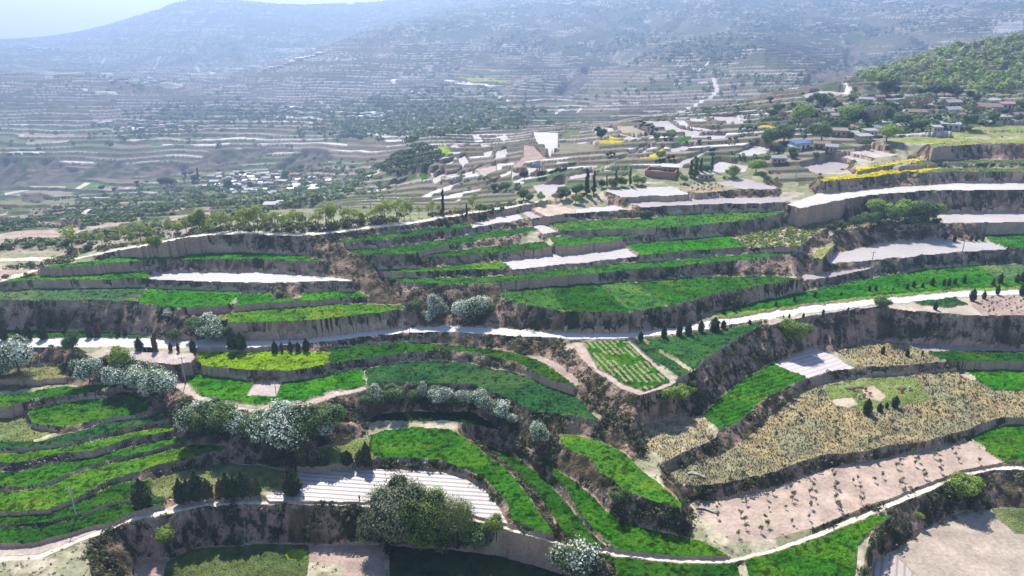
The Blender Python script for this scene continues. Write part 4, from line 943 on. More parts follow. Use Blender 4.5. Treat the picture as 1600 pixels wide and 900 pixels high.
def build_protos():
    for s in range(4):      # blossoming bush trees, 5 m tall, crown to the ground
        R = random.Random(s)
        lob = rl(R, 7, 0, 2.6, 2.9)
        cols = [(.74, .76, .70), (.50, .57, .45), (.16, .22, .09), (.09, .13, .05)]
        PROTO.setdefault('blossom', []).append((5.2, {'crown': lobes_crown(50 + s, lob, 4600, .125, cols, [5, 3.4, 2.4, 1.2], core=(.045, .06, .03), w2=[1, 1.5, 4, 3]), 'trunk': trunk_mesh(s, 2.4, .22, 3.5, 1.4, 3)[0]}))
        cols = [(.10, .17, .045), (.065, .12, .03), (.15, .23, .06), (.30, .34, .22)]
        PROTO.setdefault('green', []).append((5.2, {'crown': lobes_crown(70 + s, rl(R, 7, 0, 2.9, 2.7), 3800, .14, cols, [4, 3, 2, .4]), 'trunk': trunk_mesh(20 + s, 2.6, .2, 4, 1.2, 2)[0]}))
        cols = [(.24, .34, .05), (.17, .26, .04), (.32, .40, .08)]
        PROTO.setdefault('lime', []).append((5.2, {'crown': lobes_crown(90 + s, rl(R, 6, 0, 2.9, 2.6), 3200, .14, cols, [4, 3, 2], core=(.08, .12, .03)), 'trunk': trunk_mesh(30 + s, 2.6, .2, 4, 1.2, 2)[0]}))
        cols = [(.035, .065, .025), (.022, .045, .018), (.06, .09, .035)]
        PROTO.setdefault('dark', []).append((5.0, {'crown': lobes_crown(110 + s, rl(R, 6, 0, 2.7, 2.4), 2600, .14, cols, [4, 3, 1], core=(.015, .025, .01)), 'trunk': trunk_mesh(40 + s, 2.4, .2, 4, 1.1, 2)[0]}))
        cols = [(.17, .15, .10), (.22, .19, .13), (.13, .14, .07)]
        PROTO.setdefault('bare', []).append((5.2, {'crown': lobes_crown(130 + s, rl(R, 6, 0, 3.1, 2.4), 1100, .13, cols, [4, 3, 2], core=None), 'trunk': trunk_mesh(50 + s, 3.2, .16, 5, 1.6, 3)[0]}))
        # young ridge trees: clear trunk, thin yellow green crown
        tm, tips = trunk_mesh(60 + s, 3.4, .13, 5.4, 1.5, 3)
        lob = [(t.x, t.y, t.z, .75, .75, .6) for t in tips] + [(0, 0, 4.4, 1.0, 1.0, 1.1)]
        PROTO.setdefault('young', []).append((5.6, {'crown': lobes_crown(150 + s, lob, 1000, .14, [(.34, .40, .07), (.24, .30, .06), (.42, .44, .12)], [3, 3, 1], core=None), 'trunk': tm}))
        # conifer: dense pointed cone
        for kk, cols, core, wd in (('cypress', [(.036, .060, .018), (.024, .042, .014), (.065, .085, .025)], (.012, .018, .008), 1.0), ('rusty', [(.105, .055, .030), (.06, .05, .025), (.15, .085, .05)], (.03, .018, .010), .95),
                                   ('olive', [(.085, .085, .035), (.06, .065, .03), (.12, .10, .05)], (.03, .03, .012), 1.05)):
            Q = np.random.default_rng(170 + s + len(kk)); n = 1100
            z = Q.uniform(0, 1, n) ** 1.15; a = Q.uniform(0, 6.283, n)
            prof = (.30 + .95 * np.sqrt(z * (1 - z)) * 1.6 * (1 - z * .55)) * np.clip((1 - z) * 3.2, 0, 1)
            rr = prof * wd * (1 + .16 * np.sin(3 * a + 9 * z + s)) * Q.uniform(.75, 1.05, n)
            pts = np.stack([np.cos(a) * rr, np.sin(a) * rr, .25 + z * 3.75], 1)
            nr = np.stack([np.cos(a), np.sin(a), .5 + 0 * a], 1) + Q.normal(size=(n, 3)) * .35; nr /= np.linalg.norm(nr, axis=1)[:, None]
            v = cards(pts, nr, np.full(n, .13), Q, 1.4)
            C = np.array(cols)[Q.choice(3, n, p=[.5, .35, .15])] * Q.uniform(.7, 1.3, (n, 1))
            tv = ICO2[0].copy(); zz = (tv[:, 2] + 1) / 2  # dark core added inside the cone, blocks light between the leaf faces
            pr = (.30 + .95 * np.sqrt(np.clip(zz * (1 - zz), 0, 1)) * 1.6 * (1 - zz * .55)) * np.clip((1 - zz) * 3.2, 0, 1) * .8 * wd
            ang = np.arctan2(tv[:, 1], tv[:, 0]); tv = np.stack([np.cos(ang) * pr, np.sin(ang) * pr, .3 + zz * 3.45], 1)
            cm = mesh_from('crown', v, n, np.repeat(C, 4, 0), [M_CONE], (tv, ICO2[1]), np.tile(np.array(core), (len(tv), 1)))
            bm = bmesh.new(); limb(bm, (0, 0, -.3), (0, 0, .9), .12, .09); tk = bpy.data.meshes.new('trunk'); bm.to_mesh(tk); bm.free(); tk.materials.append(M_BARK)
            PROTO.setdefault(kk, []).append((4.0, {'crown': cm, 'trunk': tk}))
        # poplar
        lob = [(R.uniform(-.35, .35), R.uniform(-.35, .35), 1.6 + k * .95, .75 - .05 * k, .75 - .05 * k, .9) for k in range(9)]
        for kk, cols in (('poplar', [(.035, .065, .025), (.05, .085, .03), (.025, .045, .02)]), ('poplargreen', [(.11, .17, .05), (.08, .13, .04), (.16, .22, .07)])):
            PROTO.setdefault(kk, []).append((10.2, {'crown': lobes_crown(190 + s, lob, 1500, .19, cols, [3, 2, 1], core=(.02, .03, .012)), 'trunk': trunk_mesh(80 + s, 8.5, .2, 9.5, .5, 1)[0]}))
        # low shrub
        PROTO.setdefault('shrub', []).append((2.0, {'crown': lobes_crown(210 + s, rl(R, 4, 0, .9, 1.2), 420, .13, [(.08, .11, .04), (.13, .15, .06), (.05, .07, .03)], [3, 2, 2]), 'trunk': trunk_mesh(90 + s, .8, .06, 1.4, .6, 3)[0]}))
build_protos()
# the big dark bush-tree group at the bottom: its own larger crowns
for s, (cols, n) in enumerate((([(.24, .26, .16), (.14, .17, .08), (.08, .10, .04)], 16000), ([(.18, .26, .05), (.12, .18, .04), (.26, .33, .07)], 15000), ([(.15, .19, .06), (.09, .12, .04), (.25, .30, .09)], 8000))):
    R = random.Random(900 + s)
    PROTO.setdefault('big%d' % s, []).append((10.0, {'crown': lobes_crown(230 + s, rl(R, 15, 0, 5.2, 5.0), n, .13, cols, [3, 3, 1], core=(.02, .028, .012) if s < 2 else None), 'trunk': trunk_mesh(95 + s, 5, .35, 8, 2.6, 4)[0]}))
MB_ID = {'blossom': 'blossoming_tree', 'green': 'broadleaf_tree', 'lime': 'lime_green_tree', 'dark': 'dark_evergreen_tree', 'bare': 'bare_tree', 'young': 'young_tree', 'cypress': 'cypress_tree', 'rusty': 'cypress_tree', 'olive': 'cypress_tree',
         'poplar': 'poplar_tree', 'poplargreen': 'poplar_tree', 'shrub': 'shrub', 'big0': 'large_tree', 'big1': 'large_tree', 'big2': 'large_tree'}
CATS = {'blossoming_tree': 'blossoming tree', 'broadleaf_tree': 'tree', 'lime_green_tree': 'tree', 'dark_evergreen_tree': 'evergreen tree', 'bare_tree': 'tree', 'young_tree': 'tree', 'cypress_tree': 'cypress', 'poplar_tree': 'poplar', 'shrub': 'shrub', 'large_tree': 'tree'}
PR = random.Random(5)
def gz(x, y):
    j = float(np.interp(y, yr, np.arange(NJ))); i = float(np.interp(x / y, ui, np.arange(NI)))
    j0, i0 = min(int(j), NJ - 2), min(int(i), NI - 2); a, b = j - j0, i - i0
    return float((HG[j0, i0] * (1 - b) + HG[j0, i0 + 1] * b) * (1 - a) + (HG[j0 + 1, i0] * (1 - b) + HG[j0 + 1, i0 + 1] * b) * a)
def px_m(x, y, z):
    """photo pixels per metre of upright height at a point"""
    D = math.sqrt(x * x + y * y + z * z); dep = y * CP - z * SP
    return F / dep * (y * CP - z * SP) / D * math.cos(0) * (math.sqrt(x * x + y * y) / D)
def put(kind, px, py, hpx, label, group=None, wf=1.0):
    h = hit(px, py, HG)
    if h is None: print('MISS', kind, px, py); return None
    x, y, z = h
    ph, parts = PR.choice(PROTO[kind])
    s = hpx / px_m(x, y, z) / ph
    nm = MB_ID[kind]
    e = bpy.data.objects.new(nm, None); COL.objects.link(e)
    e.location = (x, y, z + CAMZ - .05 * s); e.rotation_euler = (0, 0, PR.uniform(0, 6.28)); e.scale = (s * wf, s * wf * PR.uniform(.88, 1.12), s)
    e.empty_display_size = .5
    tag(e, label, CATS[nm], group)
    for pn, me in parts.items():
        c = bpy.data.objects.new(pn, me); COL.objects.link(c); c.parent = e
    return e
_U = ['', 'first', 'second', 'third', 'fourth', 'fifth', 'sixth', 'seventh', 'eighth', 'ninth', 'tenth', 'eleventh', 'twelfth', 'thirteenth', 'fourteenth', 'fifteenth', 'sixteenth', 'seventeenth', 'eighteenth', 'nineteenth']
_T = [None, None, ('twentieth', 'twenty'), ('thirtieth', 'thirty'), ('fortieth', 'forty'), ('fiftieth', 'fifty'), ('sixtieth', 'sixty'), ('seventieth', 'seventy'), ('eightieth', 'eighty'), ('ninetieth', 'ninety')]
def ordinal(n):
    if n >= 100: return 'hundredth' if n == 100 else 'hundred-and-' + ordinal(n - 100)
    if n < 20: return _U[n]
    return _T[n // 10][0] if n % 10 == 0 else _T[n // 10][1] + '-' + _U[n % 10]
ORD = [ordinal(k) for k in range(1, 150)]
def row(data, group, fmt, wf=1.0):
    """data: 'kind x base_y height[ width_factor]; ...' along a row, labelled by its count from the left"""
    it = [d.split() for d in data.split(';') if d.strip()]
    it.sort(key=lambda d: float(d[1]))
    ADJ = {'cypress': 'dark green cypress', 'rusty': 'rust brown cypress', 'olive': 'olive green conifer', 'blossom': 'white blossoming bush', 'green': 'green leafy tree', 'lime': 'lime green bushy tree', 'dark': 'dark round evergreen', 'bare': 'thin twiggy tree', 'young': 'slender yellow green tree',
           'poplar': 'dark upright poplar', 'poplargreen': 'upright green poplar', 'shrub': 'low green shrub'}
    for k, d in enumerate(it):
        o = ORD[k] if k < len(ORD) else 'number %d' % (k + 1)
        put(d[0], float(d[1]), float(d[2]), float(d[3]), fmt.format(a=ADJ[d[0]], o=o), group, float(d[4]) if len(d) > 4 else wf)

# ------------------------------------------------------------------ trees one by one
row('cypress 7 531 22;cypress 31 530 17;cypress 46 530 21;cypress 68 530 23;cypress 106 528 17;olive 141 527 19;rusty 153 526 17;olive 185 525 14;rusty 196 525 12;green 270 532 15;green 276 531 18', 'conifers on the upper edge of the road', '{a} above the left road stretch, {o} from its left end')
row('cypress 218 547 18 1.3;rusty 243 549 25 .6;cypress 267 548 12;rusty 279 550 14 .7;cypress 302 549 18;cypress 363 546 26 1.1;cypress 377 547 26 1.2;cypress 430 552 19;rusty 441 551 17 .6;rusty 454 549 17 .8;cypress 466 549 15;cypress 479 549 20', 'conifers on the lower edge of the road', '{a} below the left road stretch, {o} from its left end')
row('cypress 1001 531 13 1.3;cypress 1037 529 19;cypress 1061 526 22 .9;cypress 1075 524 21 1.1;olive 1095 519 19;cypress 1116 517 21 1.5;cypress 1130 513 13 1.3;cypress 1142 511 5;cypress 1171 507 8 1.3', 'conifers below the right road stretch', '{a} below the right road stretch, {o} from its left end')
row('cypress 1068 493 10;cypress 1092 490 13;cypress 1130 490 11;cypress 1146 486 13;cypress 1152 484 12;cypress 1163 481 10;cypress 1212 479 8;cypress 1241 472 9;cypress 1273 465 9;cypress 1314 463 7;cypress 1358 456 10;cypress 1368 455 9;cypress 1395 455 6;cypress 1417 453 10;cypress 1427 450 11;cypress 1441 451 9;cypress 1456 447 13;cypress 1474 447 10;cypress 1482 447 11;cypress 1491 445 10;cypress 1506 443 11;rusty 1551 447 11;cypress 1562 444 15;olive 1588 442 13;cypress 1597 441 16', 'conifers in the bright field above the road', '{a} in the bright field above the road, {o} from the left')
row('cypress 1519 470 17;olive 1537 467 11;cypress 1558 460 13;cypress 1596 461 15;cypress 1461 484 12;olive 1325 486 6;cypress 1255 497 8;cypress 1233 497 7;cypress 1224 497 5;cypress 1286 491 8', 'small conifers on the verge above the high bank', '{a} on the verge above the high bank, {o} from its left')
row('cypress 1477 374 10;cypress 1491 378 10;cypress 1517 377 9;cypress 1525 377 7;cypress 1535 377 8', 'small bushes behind the white film field', '{a} behind the large white film field, {o} from the left')
row('cypress 1379 553 12;cypress 1417 557 11;cypress 1441 554 6;green 1409 531 9', 'conifers on the dry scrub plot', '{a} on the dry scrub plot, {o} from the left')
row('cypress 1354 647 22 1.1;cypress 1374 643 12 1.3;cypress 1385 638 9;cypress 1398 636 16 1.3', 'cypresses by the graves', '{a} standing in front of the graves, {o} from the left')
put('cypress', 224, 792, 38, 'lone tall dark cypress at the end of the left crop strips', None, 1.15)
row('cypress 284 786 33;cypress 295 783 30;cypress 309 778 36;olive 325 778 27;rusty 346 776 25;cypress 356 776 33 .8;cypress 367 775 28;cypress 380 774 33;olive 392 774 26;olive 402 773 24', 'conifers in the row by the lower track', '{a} in the row by the lower track, {o} from the left')
put('rusty', 452, 772, 33, 'rust brown left half of the round conifer on the film field', None, 1.2)
put('cypress', 458, 771, 36, 'round dark conifer standing on the left end of the film field', None, 1.5)
row('olive 482 722 36 .9;olive 474 728 30 1.1;olive 490 728 27 1.2;cypress 507 727 23 1.2;cypress 543 726 21 1.5;olive 563 726 22 1.2;cypress 573 727 34 1.0', 'conifers above the film field', '{a} above the film field, {o} from the left')
# blossoming bushes and their neighbours
row('blossom 2 588 22;blossom 30 583 50 .95;green 8 586 14;green 115 556 34 .6;shrub 100 580 12;blossom 141 597 38 .8;lime 186 580 36 .85;blossom 193 604 38;blossom 214 610 40;blossom 236 616 38;blossom 252 620 44;green 160 572 14', 'bushes on the left slope below the road', '{a} on the left slope below the road, {o} from the left')
row('blossom 311 674 46 .9;green 333 676 44;green 350 678 42;blossom 385 680 38;green 402 684 34;blossom 428 690 56 .9;blossom 452 692 60 .95;green 472 688 50;green 508 683 52 .95;blossom 492 684 40;shrub 531 642 16;shrub 537 650 14;shrub 294 640 26 1.0;shrub 289 655 22', 'bushes below the brown dirt path', '{a} below the brown dirt path, {o} from the left')
row('green 572 636 20;blossom 590 632 30 .8;green 604 633 24;green 620 632 30 1.1;green 645 628 20;blossom 661 620 22 .8;blossom 680 630 26;blossom 694 631 28;green 706 632 20;blossom 728 634 28 .9;blossom 750 638 32;blossom 776 651 30 1.1;blossom 797 662 18;green 715 640 14', 'bushes on the bank under the bluish field', '{a} under the bluish field, {o} from the left')
row('green 650 490 22;blossom 672 502 20;blossom 684 493 34 .8;blossom 727 497 34 1.1;blossom 748 496 38 1.1;green 768 489 18;green 640 488 14;blossom 333 529 36;green 305 520 20;green 318 524 26 .9;blossom 262 494 12 1.2;green 352 528 18;shrub 362 532 16;shrub 438 466 14;shrub 355 470 5', 'bushes on the cutting above the road', '{a} on the cutting above the road, {o} from the left')
put('blossom', 842, 696, 42, 'white blossoming bush alone on the bank beside the leaf shaped terrace', None, .6)
put('green', 965, 790, 24, 'grey green bush on the bank between two curving crops', None, .9)
put('blossom', 897, 905, 54, 'large white blossoming tree below the track at the bottom edge', None, 1.0)
put('lime', 262, 850, 24, 'lime green bush on the bank below the lower left track', None, 1.1)
row('lime 1496 779 30 1.2;lime 1515 776 26;shrub 1480 772 18;lime 1437 812 10', 'lime green bushes on the bank beside the right track', '{a} beside the right track, {o} from the left')
row('lime 1045 630 26 1.2;lime 1062 628 26;shrub 1082 606 12;lime 1078 618 14;shrub 1030 625 16', 'bushes on the corner bank', '{a} on the bank round the corner terrace, {o} from the left')
row('lime 1230 525 26;lime 1243 535 32 1.1;green 1252 530 24;shrub 1222 515 12', 'bushes on the high bank at the road bend', '{a} on the high bank by the ridged plot, {o} from left')
put('green', 1376, 483, 22, 'pale grey green bush between the road and the high bank', None, 1.1)
row('green 1343 357 20;green 1315 359 14;green 1360 355 22;lime 1370 346 34 1.0;lime 1384 344 26;green 1392 350 26;lime 1405 345 30;lime 1420 346 32 1.1;green 1437 348 34 1.1;lime 1450 346 28;green 1424 353 16;green 1440 353 18;shrub 1300 360 12;shrub 1462 350 10;shrub 1380 355 14', 'bushes in the clump on the right terrace', '{a} in the bush clump on the right terrace, {o} from the left')
# the big group at the bottom
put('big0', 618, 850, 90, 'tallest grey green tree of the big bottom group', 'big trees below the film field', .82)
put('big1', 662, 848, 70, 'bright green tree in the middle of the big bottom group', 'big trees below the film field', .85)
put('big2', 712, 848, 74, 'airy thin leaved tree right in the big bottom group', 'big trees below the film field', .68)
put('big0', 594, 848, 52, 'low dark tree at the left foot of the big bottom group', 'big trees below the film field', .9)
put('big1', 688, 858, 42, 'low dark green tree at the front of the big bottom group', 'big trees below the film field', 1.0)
put('lime', 771, 835, 24, 'small lime green bush right of the big bottom group', None)
put('green', 742, 855, 34, 'dark green bush at the right foot of the big bottom group', None)
# the row along the ridge
row('young 113 386 28 1.6;young 137 383 20;shrub 137 392 12;young 197 379 22;young 206 378 18;young 220 376 26 1.1;lime 246 393 26 .8;young 266 369 26;young 279 369 22 1.2;lime 313 363 36 .75;young 339 361 28;young 346 361 28;young 362 360 20;young 382 360 32;young 390 360 30;young 398 360 34;young 404 359 38;young 415 359 22;young 431 359 28 1.3;young 453 360 28 1.1;young 465 359 30 1.1;young 473 358 24 .7;young 488 357 20;young 510 355 34 1.1;young 518 354 36;young 523 353 30;young 547 352 28 1.2;lime 567 350 20 .7;young 579 349 20 1.2;young 602 347 34 1.2;young 620 345 34 1.3;young 641 342 28;young 670 338 18;young 676 336 22;poplar 692 337 42 .9;young 712 336 14;poplar 729 342 24 1.3;young 739 334 30;lime 749 333 16;green 757 331 12;shrub 786 329 8;shrub 770 330 8;young 655 340 18;young 292 366 24 1.2;young 327 363 20;young 353 361 22;young 373 360 26;young 440 360 24 1.3;young 498 356 26 1.2;young 536 353 24;young 559 351 22 1.3;young 591 348 26 1.2;young 632 343 26;young 685 337 20;young 160 383 18 1.2;young 180 381 16;young 236 374 20', 'trees along the ridge path', '{a} behind the ridge path, {o} from the left', .86)
row('dark 819 281 15 .9;dark 847 277 13 1.1;dark 841 278 10;dark 861 273 8;dark 868 271 8;dark 875 270 9;dark 881 269 9;green 818 313 20;lime 844 314 15;green 826 315 13;poplar 917 305 42 1.4;poplar 927 303 36 1.3;dark 940 294 15;bare 868 314 14;dark 876 313 12;green 885 310 18;green 900 307 20;lime 899 318 16;green 910 312 12;poplargreen 948 292 20 1.3;poplargreen 962 292 28 1.2;green 972 291 16;poplargreen 984 290 28 1.2;lime 996 289 16;lime 1004 289 13;green 955 293 14;green 789 300 16 1.1;green 772 298 12;shrub 1012 340 14 1.3', 'trees on the ridge before the film fields', '{a} on the ridge before the upper film fields, {o} from the left')
row('poplargreen 1086 278 34 2.0;poplargreen 1079 276 26 2.0;poplargreen 1093 275 28 1.6;green 1102 273 16;poplargreen 1112 267 27 1.4;dark 1112 239 10;lime 1070 287 15;lime 1106 278 11;lime 1146 278 20 1.2;lime 1181 269 22 1.1;dark 949 245 7;dark 954 243 7;dark 960 244 6;lime 1030 249 15;dark 1045 250 8;dark 1052 249 8;dark 1037 253 7;dark 1032 253 6;dark 1025 256 7;dark 939 219 22;green 1027 219 12;lime 1047 220 18 1.1;green 1038 216 9;dark 1000 193 6;dark 1006 196 7;dark 1012 199 7;dark 1019 203 7;dark 1026 206 7;dark 1139 219 5;dark 1148 219 5;dark 1156 203 5;dark 1170 205 9;dark 1179 204 7;dark 1092 224 7;dark 1073 224 5', 'trees among the plateau fields', '{a} among the plateau fields, {o} from the left')
row('green 1239 173 14;green 1265 164 14;green 1282 168 22 1.1;green 1301 164 11;dark 1305 172 13;dark 1330 161 11;lime 1248 198 38 .95;green 1262 178 16;dark 1270 190 18;bare 1260 205 22;green 1283 222 32 1.0;lime 1319 187 22 1.1;lime 1330 196 32;dark 1338 197 24;bare 1362 200 34 1.2;green 1389 192 24;bare 1348 195 22;dark 1385 150 26 1.1;dark 1400 148 14;bare 1411 149 14;bare 1425 150 15;dark 1437 150 12;dark 1450 149 13;dark 1462 150 14;green 1475 150 16;dark 1488 152 14;dark 1496 153 14;dark 1514 156 14;dark 1525 160 12;bare 1432 174 26 1.3;bare 1412 170 18;bare 1445 172 22;dark 1392 176 17;green 1410 200 22 1.2;green 1432 206 18 1.1;bare 1452 190 11;lime 1385 221 26 1.2;green 1510 200 20;bare 1525 182 17;green 1550 192 14;green 1596 174 15;dark 1470 174 9;dark 1570 180 9;lime 1352 230 13', 'trees in the hill village', '{a} in the hill village, {o} from the left')
row('green 1225 222 26 1.2;green 1205 228 26;bare 1232 224 18;green 1215 178 16;bare 1225 188 18;green 1205 184 14;dark 1203 160 9;green 1317 200 13;green 1300 201 12;green 1235 243 14;dark 1210 240 15;green 1239 248 11;poplar 1290 243 13 1.6;green 1275 247 9;green 1256 219 10;bare 1190 186 12;dark 1196 225 12', 'trees at the near edge of the hill village', '{a} at the near edge of the hill village, {o} from the left')
row('dark 261 291 16 1.2;dark 160 298 8;dark 179 300 7;dark 214 289 7;lime 332 300 11;poplar 310 281 18 1.4;green 305 284 12;green 355 294 14;green 447 278 12;green 470 266 10;dark 380 276 9;green 288 275 8;dark 298 274 7', 'trees round the valley village', '{a} near the valley village, {o} from the left')

# ------------------------------------------------------------------ houses
def house_mesh_parts(w, d, h, roof, wall, seed, shed=False, near=True):
    out = {}
    bm = bmesh.new(); bmesh.ops.create_cube(bm, size=1.0)
    for v in bm.verts: v.co = Vector((v.co.x * w, v.co.y * d, (v.co.z + .5) * (h + .8) - .8))
    me = bpy.data.meshes.new('wall'); bm.to_mesh(me); bm.free(); me.materials.append(M_WALL[wall]); out['wall'] = me
    bm = bmesh.new(); e = .45
    if shed: prof = [(-d / 2 - e, h + .05), (d / 2 + e, h + .75), (d / 2 + e, h + .93), (-d / 2 - e, h + .23)]
    else: prof = [(-d / 2 - e, h - .02), (0, h + d * .26), (d / 2 + e, h - .02), (d / 2 + e, h + .16), (0, h + d * .26 + .2), (-d / 2 - e, h + .16)]
    A = [bm.verts.new((-w / 2 - e, y, z)) for y, z in prof]; B = [bm.verts.new((w / 2 + e, y, z)) for y, z in prof]; n = len(prof)
    for k in range(n): bm.faces.new((A[k], A[(k + 1) % n], B[(k + 1) % n], B[k]))
    bm.faces.new(A[::-1]); bm.faces.new(B)
    if not shed:        # gable infill
        for s in (-1, 1):
            q = [bm.verts.new((s * (w / 2 - .02), y, z)) for y, z in ((-d / 2, h - .1), (0, h + d * .25), (d / 2, h - .1))]; bm.faces.new(q)
    bmesh.ops.recalc_face_normals(bm, faces=bm.faces)
    me = bpy.data.meshes.new('roof'); bm.to_mesh(me); bm.free(); me.materials.append(M_ROOF[roof]); out['roof'] = me
    if near:
        def panel(nm, x0, x1, z0, z1):
            bm = bmesh.new(); bmesh.ops.create_cube(bm, size=1.0)
            for v in bm.verts: v.co = Vector(((x0 + x1) / 2 + v.co.x * (x1 - x0), -d / 2 - .02 + v.co.y * .08, (z0 + z1) / 2 + v.co.z * (z1 - z0)))
            me = bpy.data.meshes.new(nm); bm.to_mesh(me); bm.free(); me.materials.append(M_DARK); return me
        out['door'] = panel('door', -.55, .55, 0, 2.1)
        out['window'] = panel('window', -w * .36, -w * .36 + 1.3, .9, 2.1); out['window '] = panel('window', w * .36 - 1.3, w * .36, .9, 2.1)
    return out
HP = {}
def house(px, py, wpx, roof, wall, label, group, shed=False, near=True, rot=None, hm=2.9):
    h = hit(px, py, HG)
    if h is None: return
    x, y, z = h; wm = wpx * (y * CP - z * SP) / F
    key = (roof, wall, shed, near)
    if key not in HP: HP[key] = house_mesh_parts(9.0, 5.0, hm, roof, wall, 1, shed, near)
    s = wm / 9.0
    e = bpy.data.objects.new('house', None); COL.objects.link(e)
    e.location = (x, y + 2.5, z + CAMZ); e.rotation_euler = (0, 0, PR.uniform(-.5, .5) if rot is None else rot); e.scale = (s, min(max(s, .8), 1.3), min(max(s, .75), 1.25))
    tag(e, label, 'house', group)
    for pn, me in HP[key].items():
        c = bpy.data.objects.new(pn.strip(), me); COL.objects.link(c); c.parent = e
near = [(1292,182,22,'pale','white',0),(1310,188,22,'grey','mud',0),(1389,200,26,'pale','white',1),(1335,215,18,'pale','mud',1),(1362,212,22,'pale','white',1),(1412,204,22,'pale','mud',1),(1352,221,24,'grey','mud',1),(1312,213,26,'brown','mud',1),
 (1488,203,26,'silver','grey',1),(1490,168,24,'pale','mud',0),(1490,180,26,'grey','white',0),(1552,165,24,'pale','white',1),(1578,170,22,'red','white',1),(1547,177,32,'brown','mud',0),(1532,184,16,'grey','mud',0),(1525,190,16,'pale','mud',0),(1570,190,22,'pale','mud',1),
 (1592,186,20,'brown','mud',0),(1472,191,20,'grey','mud',0),(1467,206,14,'pale','mud',1),(1434,184,26,'brown','mud',0),(1415,181,18,'pale','mud',1),(1355,162,20,'grey','mud',0),(1376,157,14,'brown','mud',0),(1425,157,18,'pale','white',0),(1450,170,16,'grey','mud',0),
 (1505,186,18,'brown','mud',0),(1480,196,18,'pale','mud',0),(1445,197,20,'pale','mud',1),(1340,205,16,'brown','mud',0),(1375,206,14,'grey','white',0),(1398,209,16,'brown','mud',0),(1252,234,30,'blue','white',1),(1243,238,16,'silver','white',1),(1218,255,22,'grey','mud',0),(1286,233,24,'brown','mud',0),(1302,237,18,'grey','mud',0)]
near.sort()
RN = {'pale': 'pale sheet roofed', 'grey': 'grey tiled', 'brown': 'brown tiled', 'silver': 'silver roofed', 'red': 'red roofed', 'blue': 'bright blue roofed'}
WN = {'mud': 'mud walled', 'white': 'whitewashed', 'grey': 'grey walled'}
for k, (px, py, w, rf, wl, sh) in enumerate(near):
    house(px, py, w, rf, wl, '%s %s house in the hill village, %s from its left' % (RN[rf], WN[wl], ORD[k]), 'houses of the hill village', bool(sh))
house(1049, 271, 26, 'silver', 'brick', 'silver roofed brick farmhouse in the walled yard by the poplars', None, True, True, -.25, 3.2)
house(1104, 281, 22, 'pale', 'mud', 'long low shed right of the walled farmyard', None, True, True, 0)
house(420, 327, 18, 'pale', 'white', 'long white shed behind the ridge trees', None, True, True, .1)
house(435, 324, 10, 'pale', 'white', 'short white shed beside the long one behind the ridge', None, True, True, .1)
# brick yard wall round the farmhouse
h = hit(1036, 277, HG)
if h:
    bm = bmesh.new(); w_, d_, t_, hh_ = 13, 9, .4, 2.6
    pts_o = [(-w_ / 2, -d_ / 2), (w_ / 2, -d_ / 2), (w_ / 2, d_ / 2), (-w_ / 2, d_ / 2)]; pts_i = [(-w_ / 2 + t_, -d_ / 2 + t_), (w_ / 2 - t_, -d_ / 2 + t_), (w_ / 2 - t_, d_ / 2 - t_), (-w_ / 2 + t_, d_ / 2 - t_)]
    O = [[bm.verts.new((x, y, z)) for x, y in pts_o] for z in (-1, hh_)]; I_ = [[bm.verts.new((x, y, z)) for x, y in pts_i] for z in (-1, hh_)]
    for k in range(4):
        n = (k + 1) % 4
        bm.faces.new((O[0][k], O[0][n], O[1][n], O[1][k])); bm.faces.new((I_[0][n], I_[0][k], I_[1][k], I_[1][n])); bm.faces.new((O[1][k], O[1][n], I_[1][n], I_[1][k])); bm.faces.new((O[0][n], O[0][k], I_[0][k], I_[0][n]))
    me = bpy.data.meshes.new('yard_wall'); bm.to_mesh(me); bm.free(); me.materials.append(M_WALL['brick'])
    o = bpy.data.objects.new('yard_wall', me); COL.objects.link(o); o.location = (h[0], h[1] + 4, h[2] + CAMZ); o.rotation_euler = (0, 0, -.35); tag(o, 'red brick yard wall round the silver roofed farmhouse', 'wall')
VL = [(410,289,112,20,112,9.5,'valley village'),(600,184,52,8,46,7,'mid valley village'),(235,200,48,9,34,7,'terrace village'),(160,193,22,3,8,8,'hamlet left of the terrace village'),
      (215,128,44,6,34,6,'mountain foot village'),(645,146,26,3,14,5,'hamlet below the yellow field'),(450,172,30,5,14,6,'far woodland hamlet'),(75,79,36,4,12,7,'far left ridge hamlet')]
for cx, cy, rx, ry, n, w, nm in VL:
    sp = []
    for k in range(n):
        a, r = PR.uniform(0, 6.28), math.sqrt(PR.random())
        sp.append((cx + math.cos(a) * r * rx, cy + math.sin(a) * r * ry))
    sp.sort()
    for k, (px, py) in enumerate(sp):
        rf = PR.choice(['pale', 'pale', 'grey', 'brown', 'brown', 'silver']); wl = PR.choice(['mud', 'mud', 'white'])
        house(px, py, w * PR.uniform(.7, 1.35), rf, wl, '%s farmhouse, %s from the left in the %s' % (RN[rf], ORD[k], nm), 'houses of the ' + nm, PR.random() < .5, False)
for k in range(26):     # hamlet strung along the crest of the far spur
    f_ = k / 25; px = 405 + 95 * f_ + PR.uniform(-1.5, 1.5); py = 113 - 30 * f_ + PR.uniform(-1, 2.5)
    house(px, py, 6 * PR.uniform(.7, 1.3), PR.choice(['pale', 'silver']), 'white', 'white farmhouse strung along the far spur, %s from its lower end' % ORD[k], 'houses along the far spur', True, False)

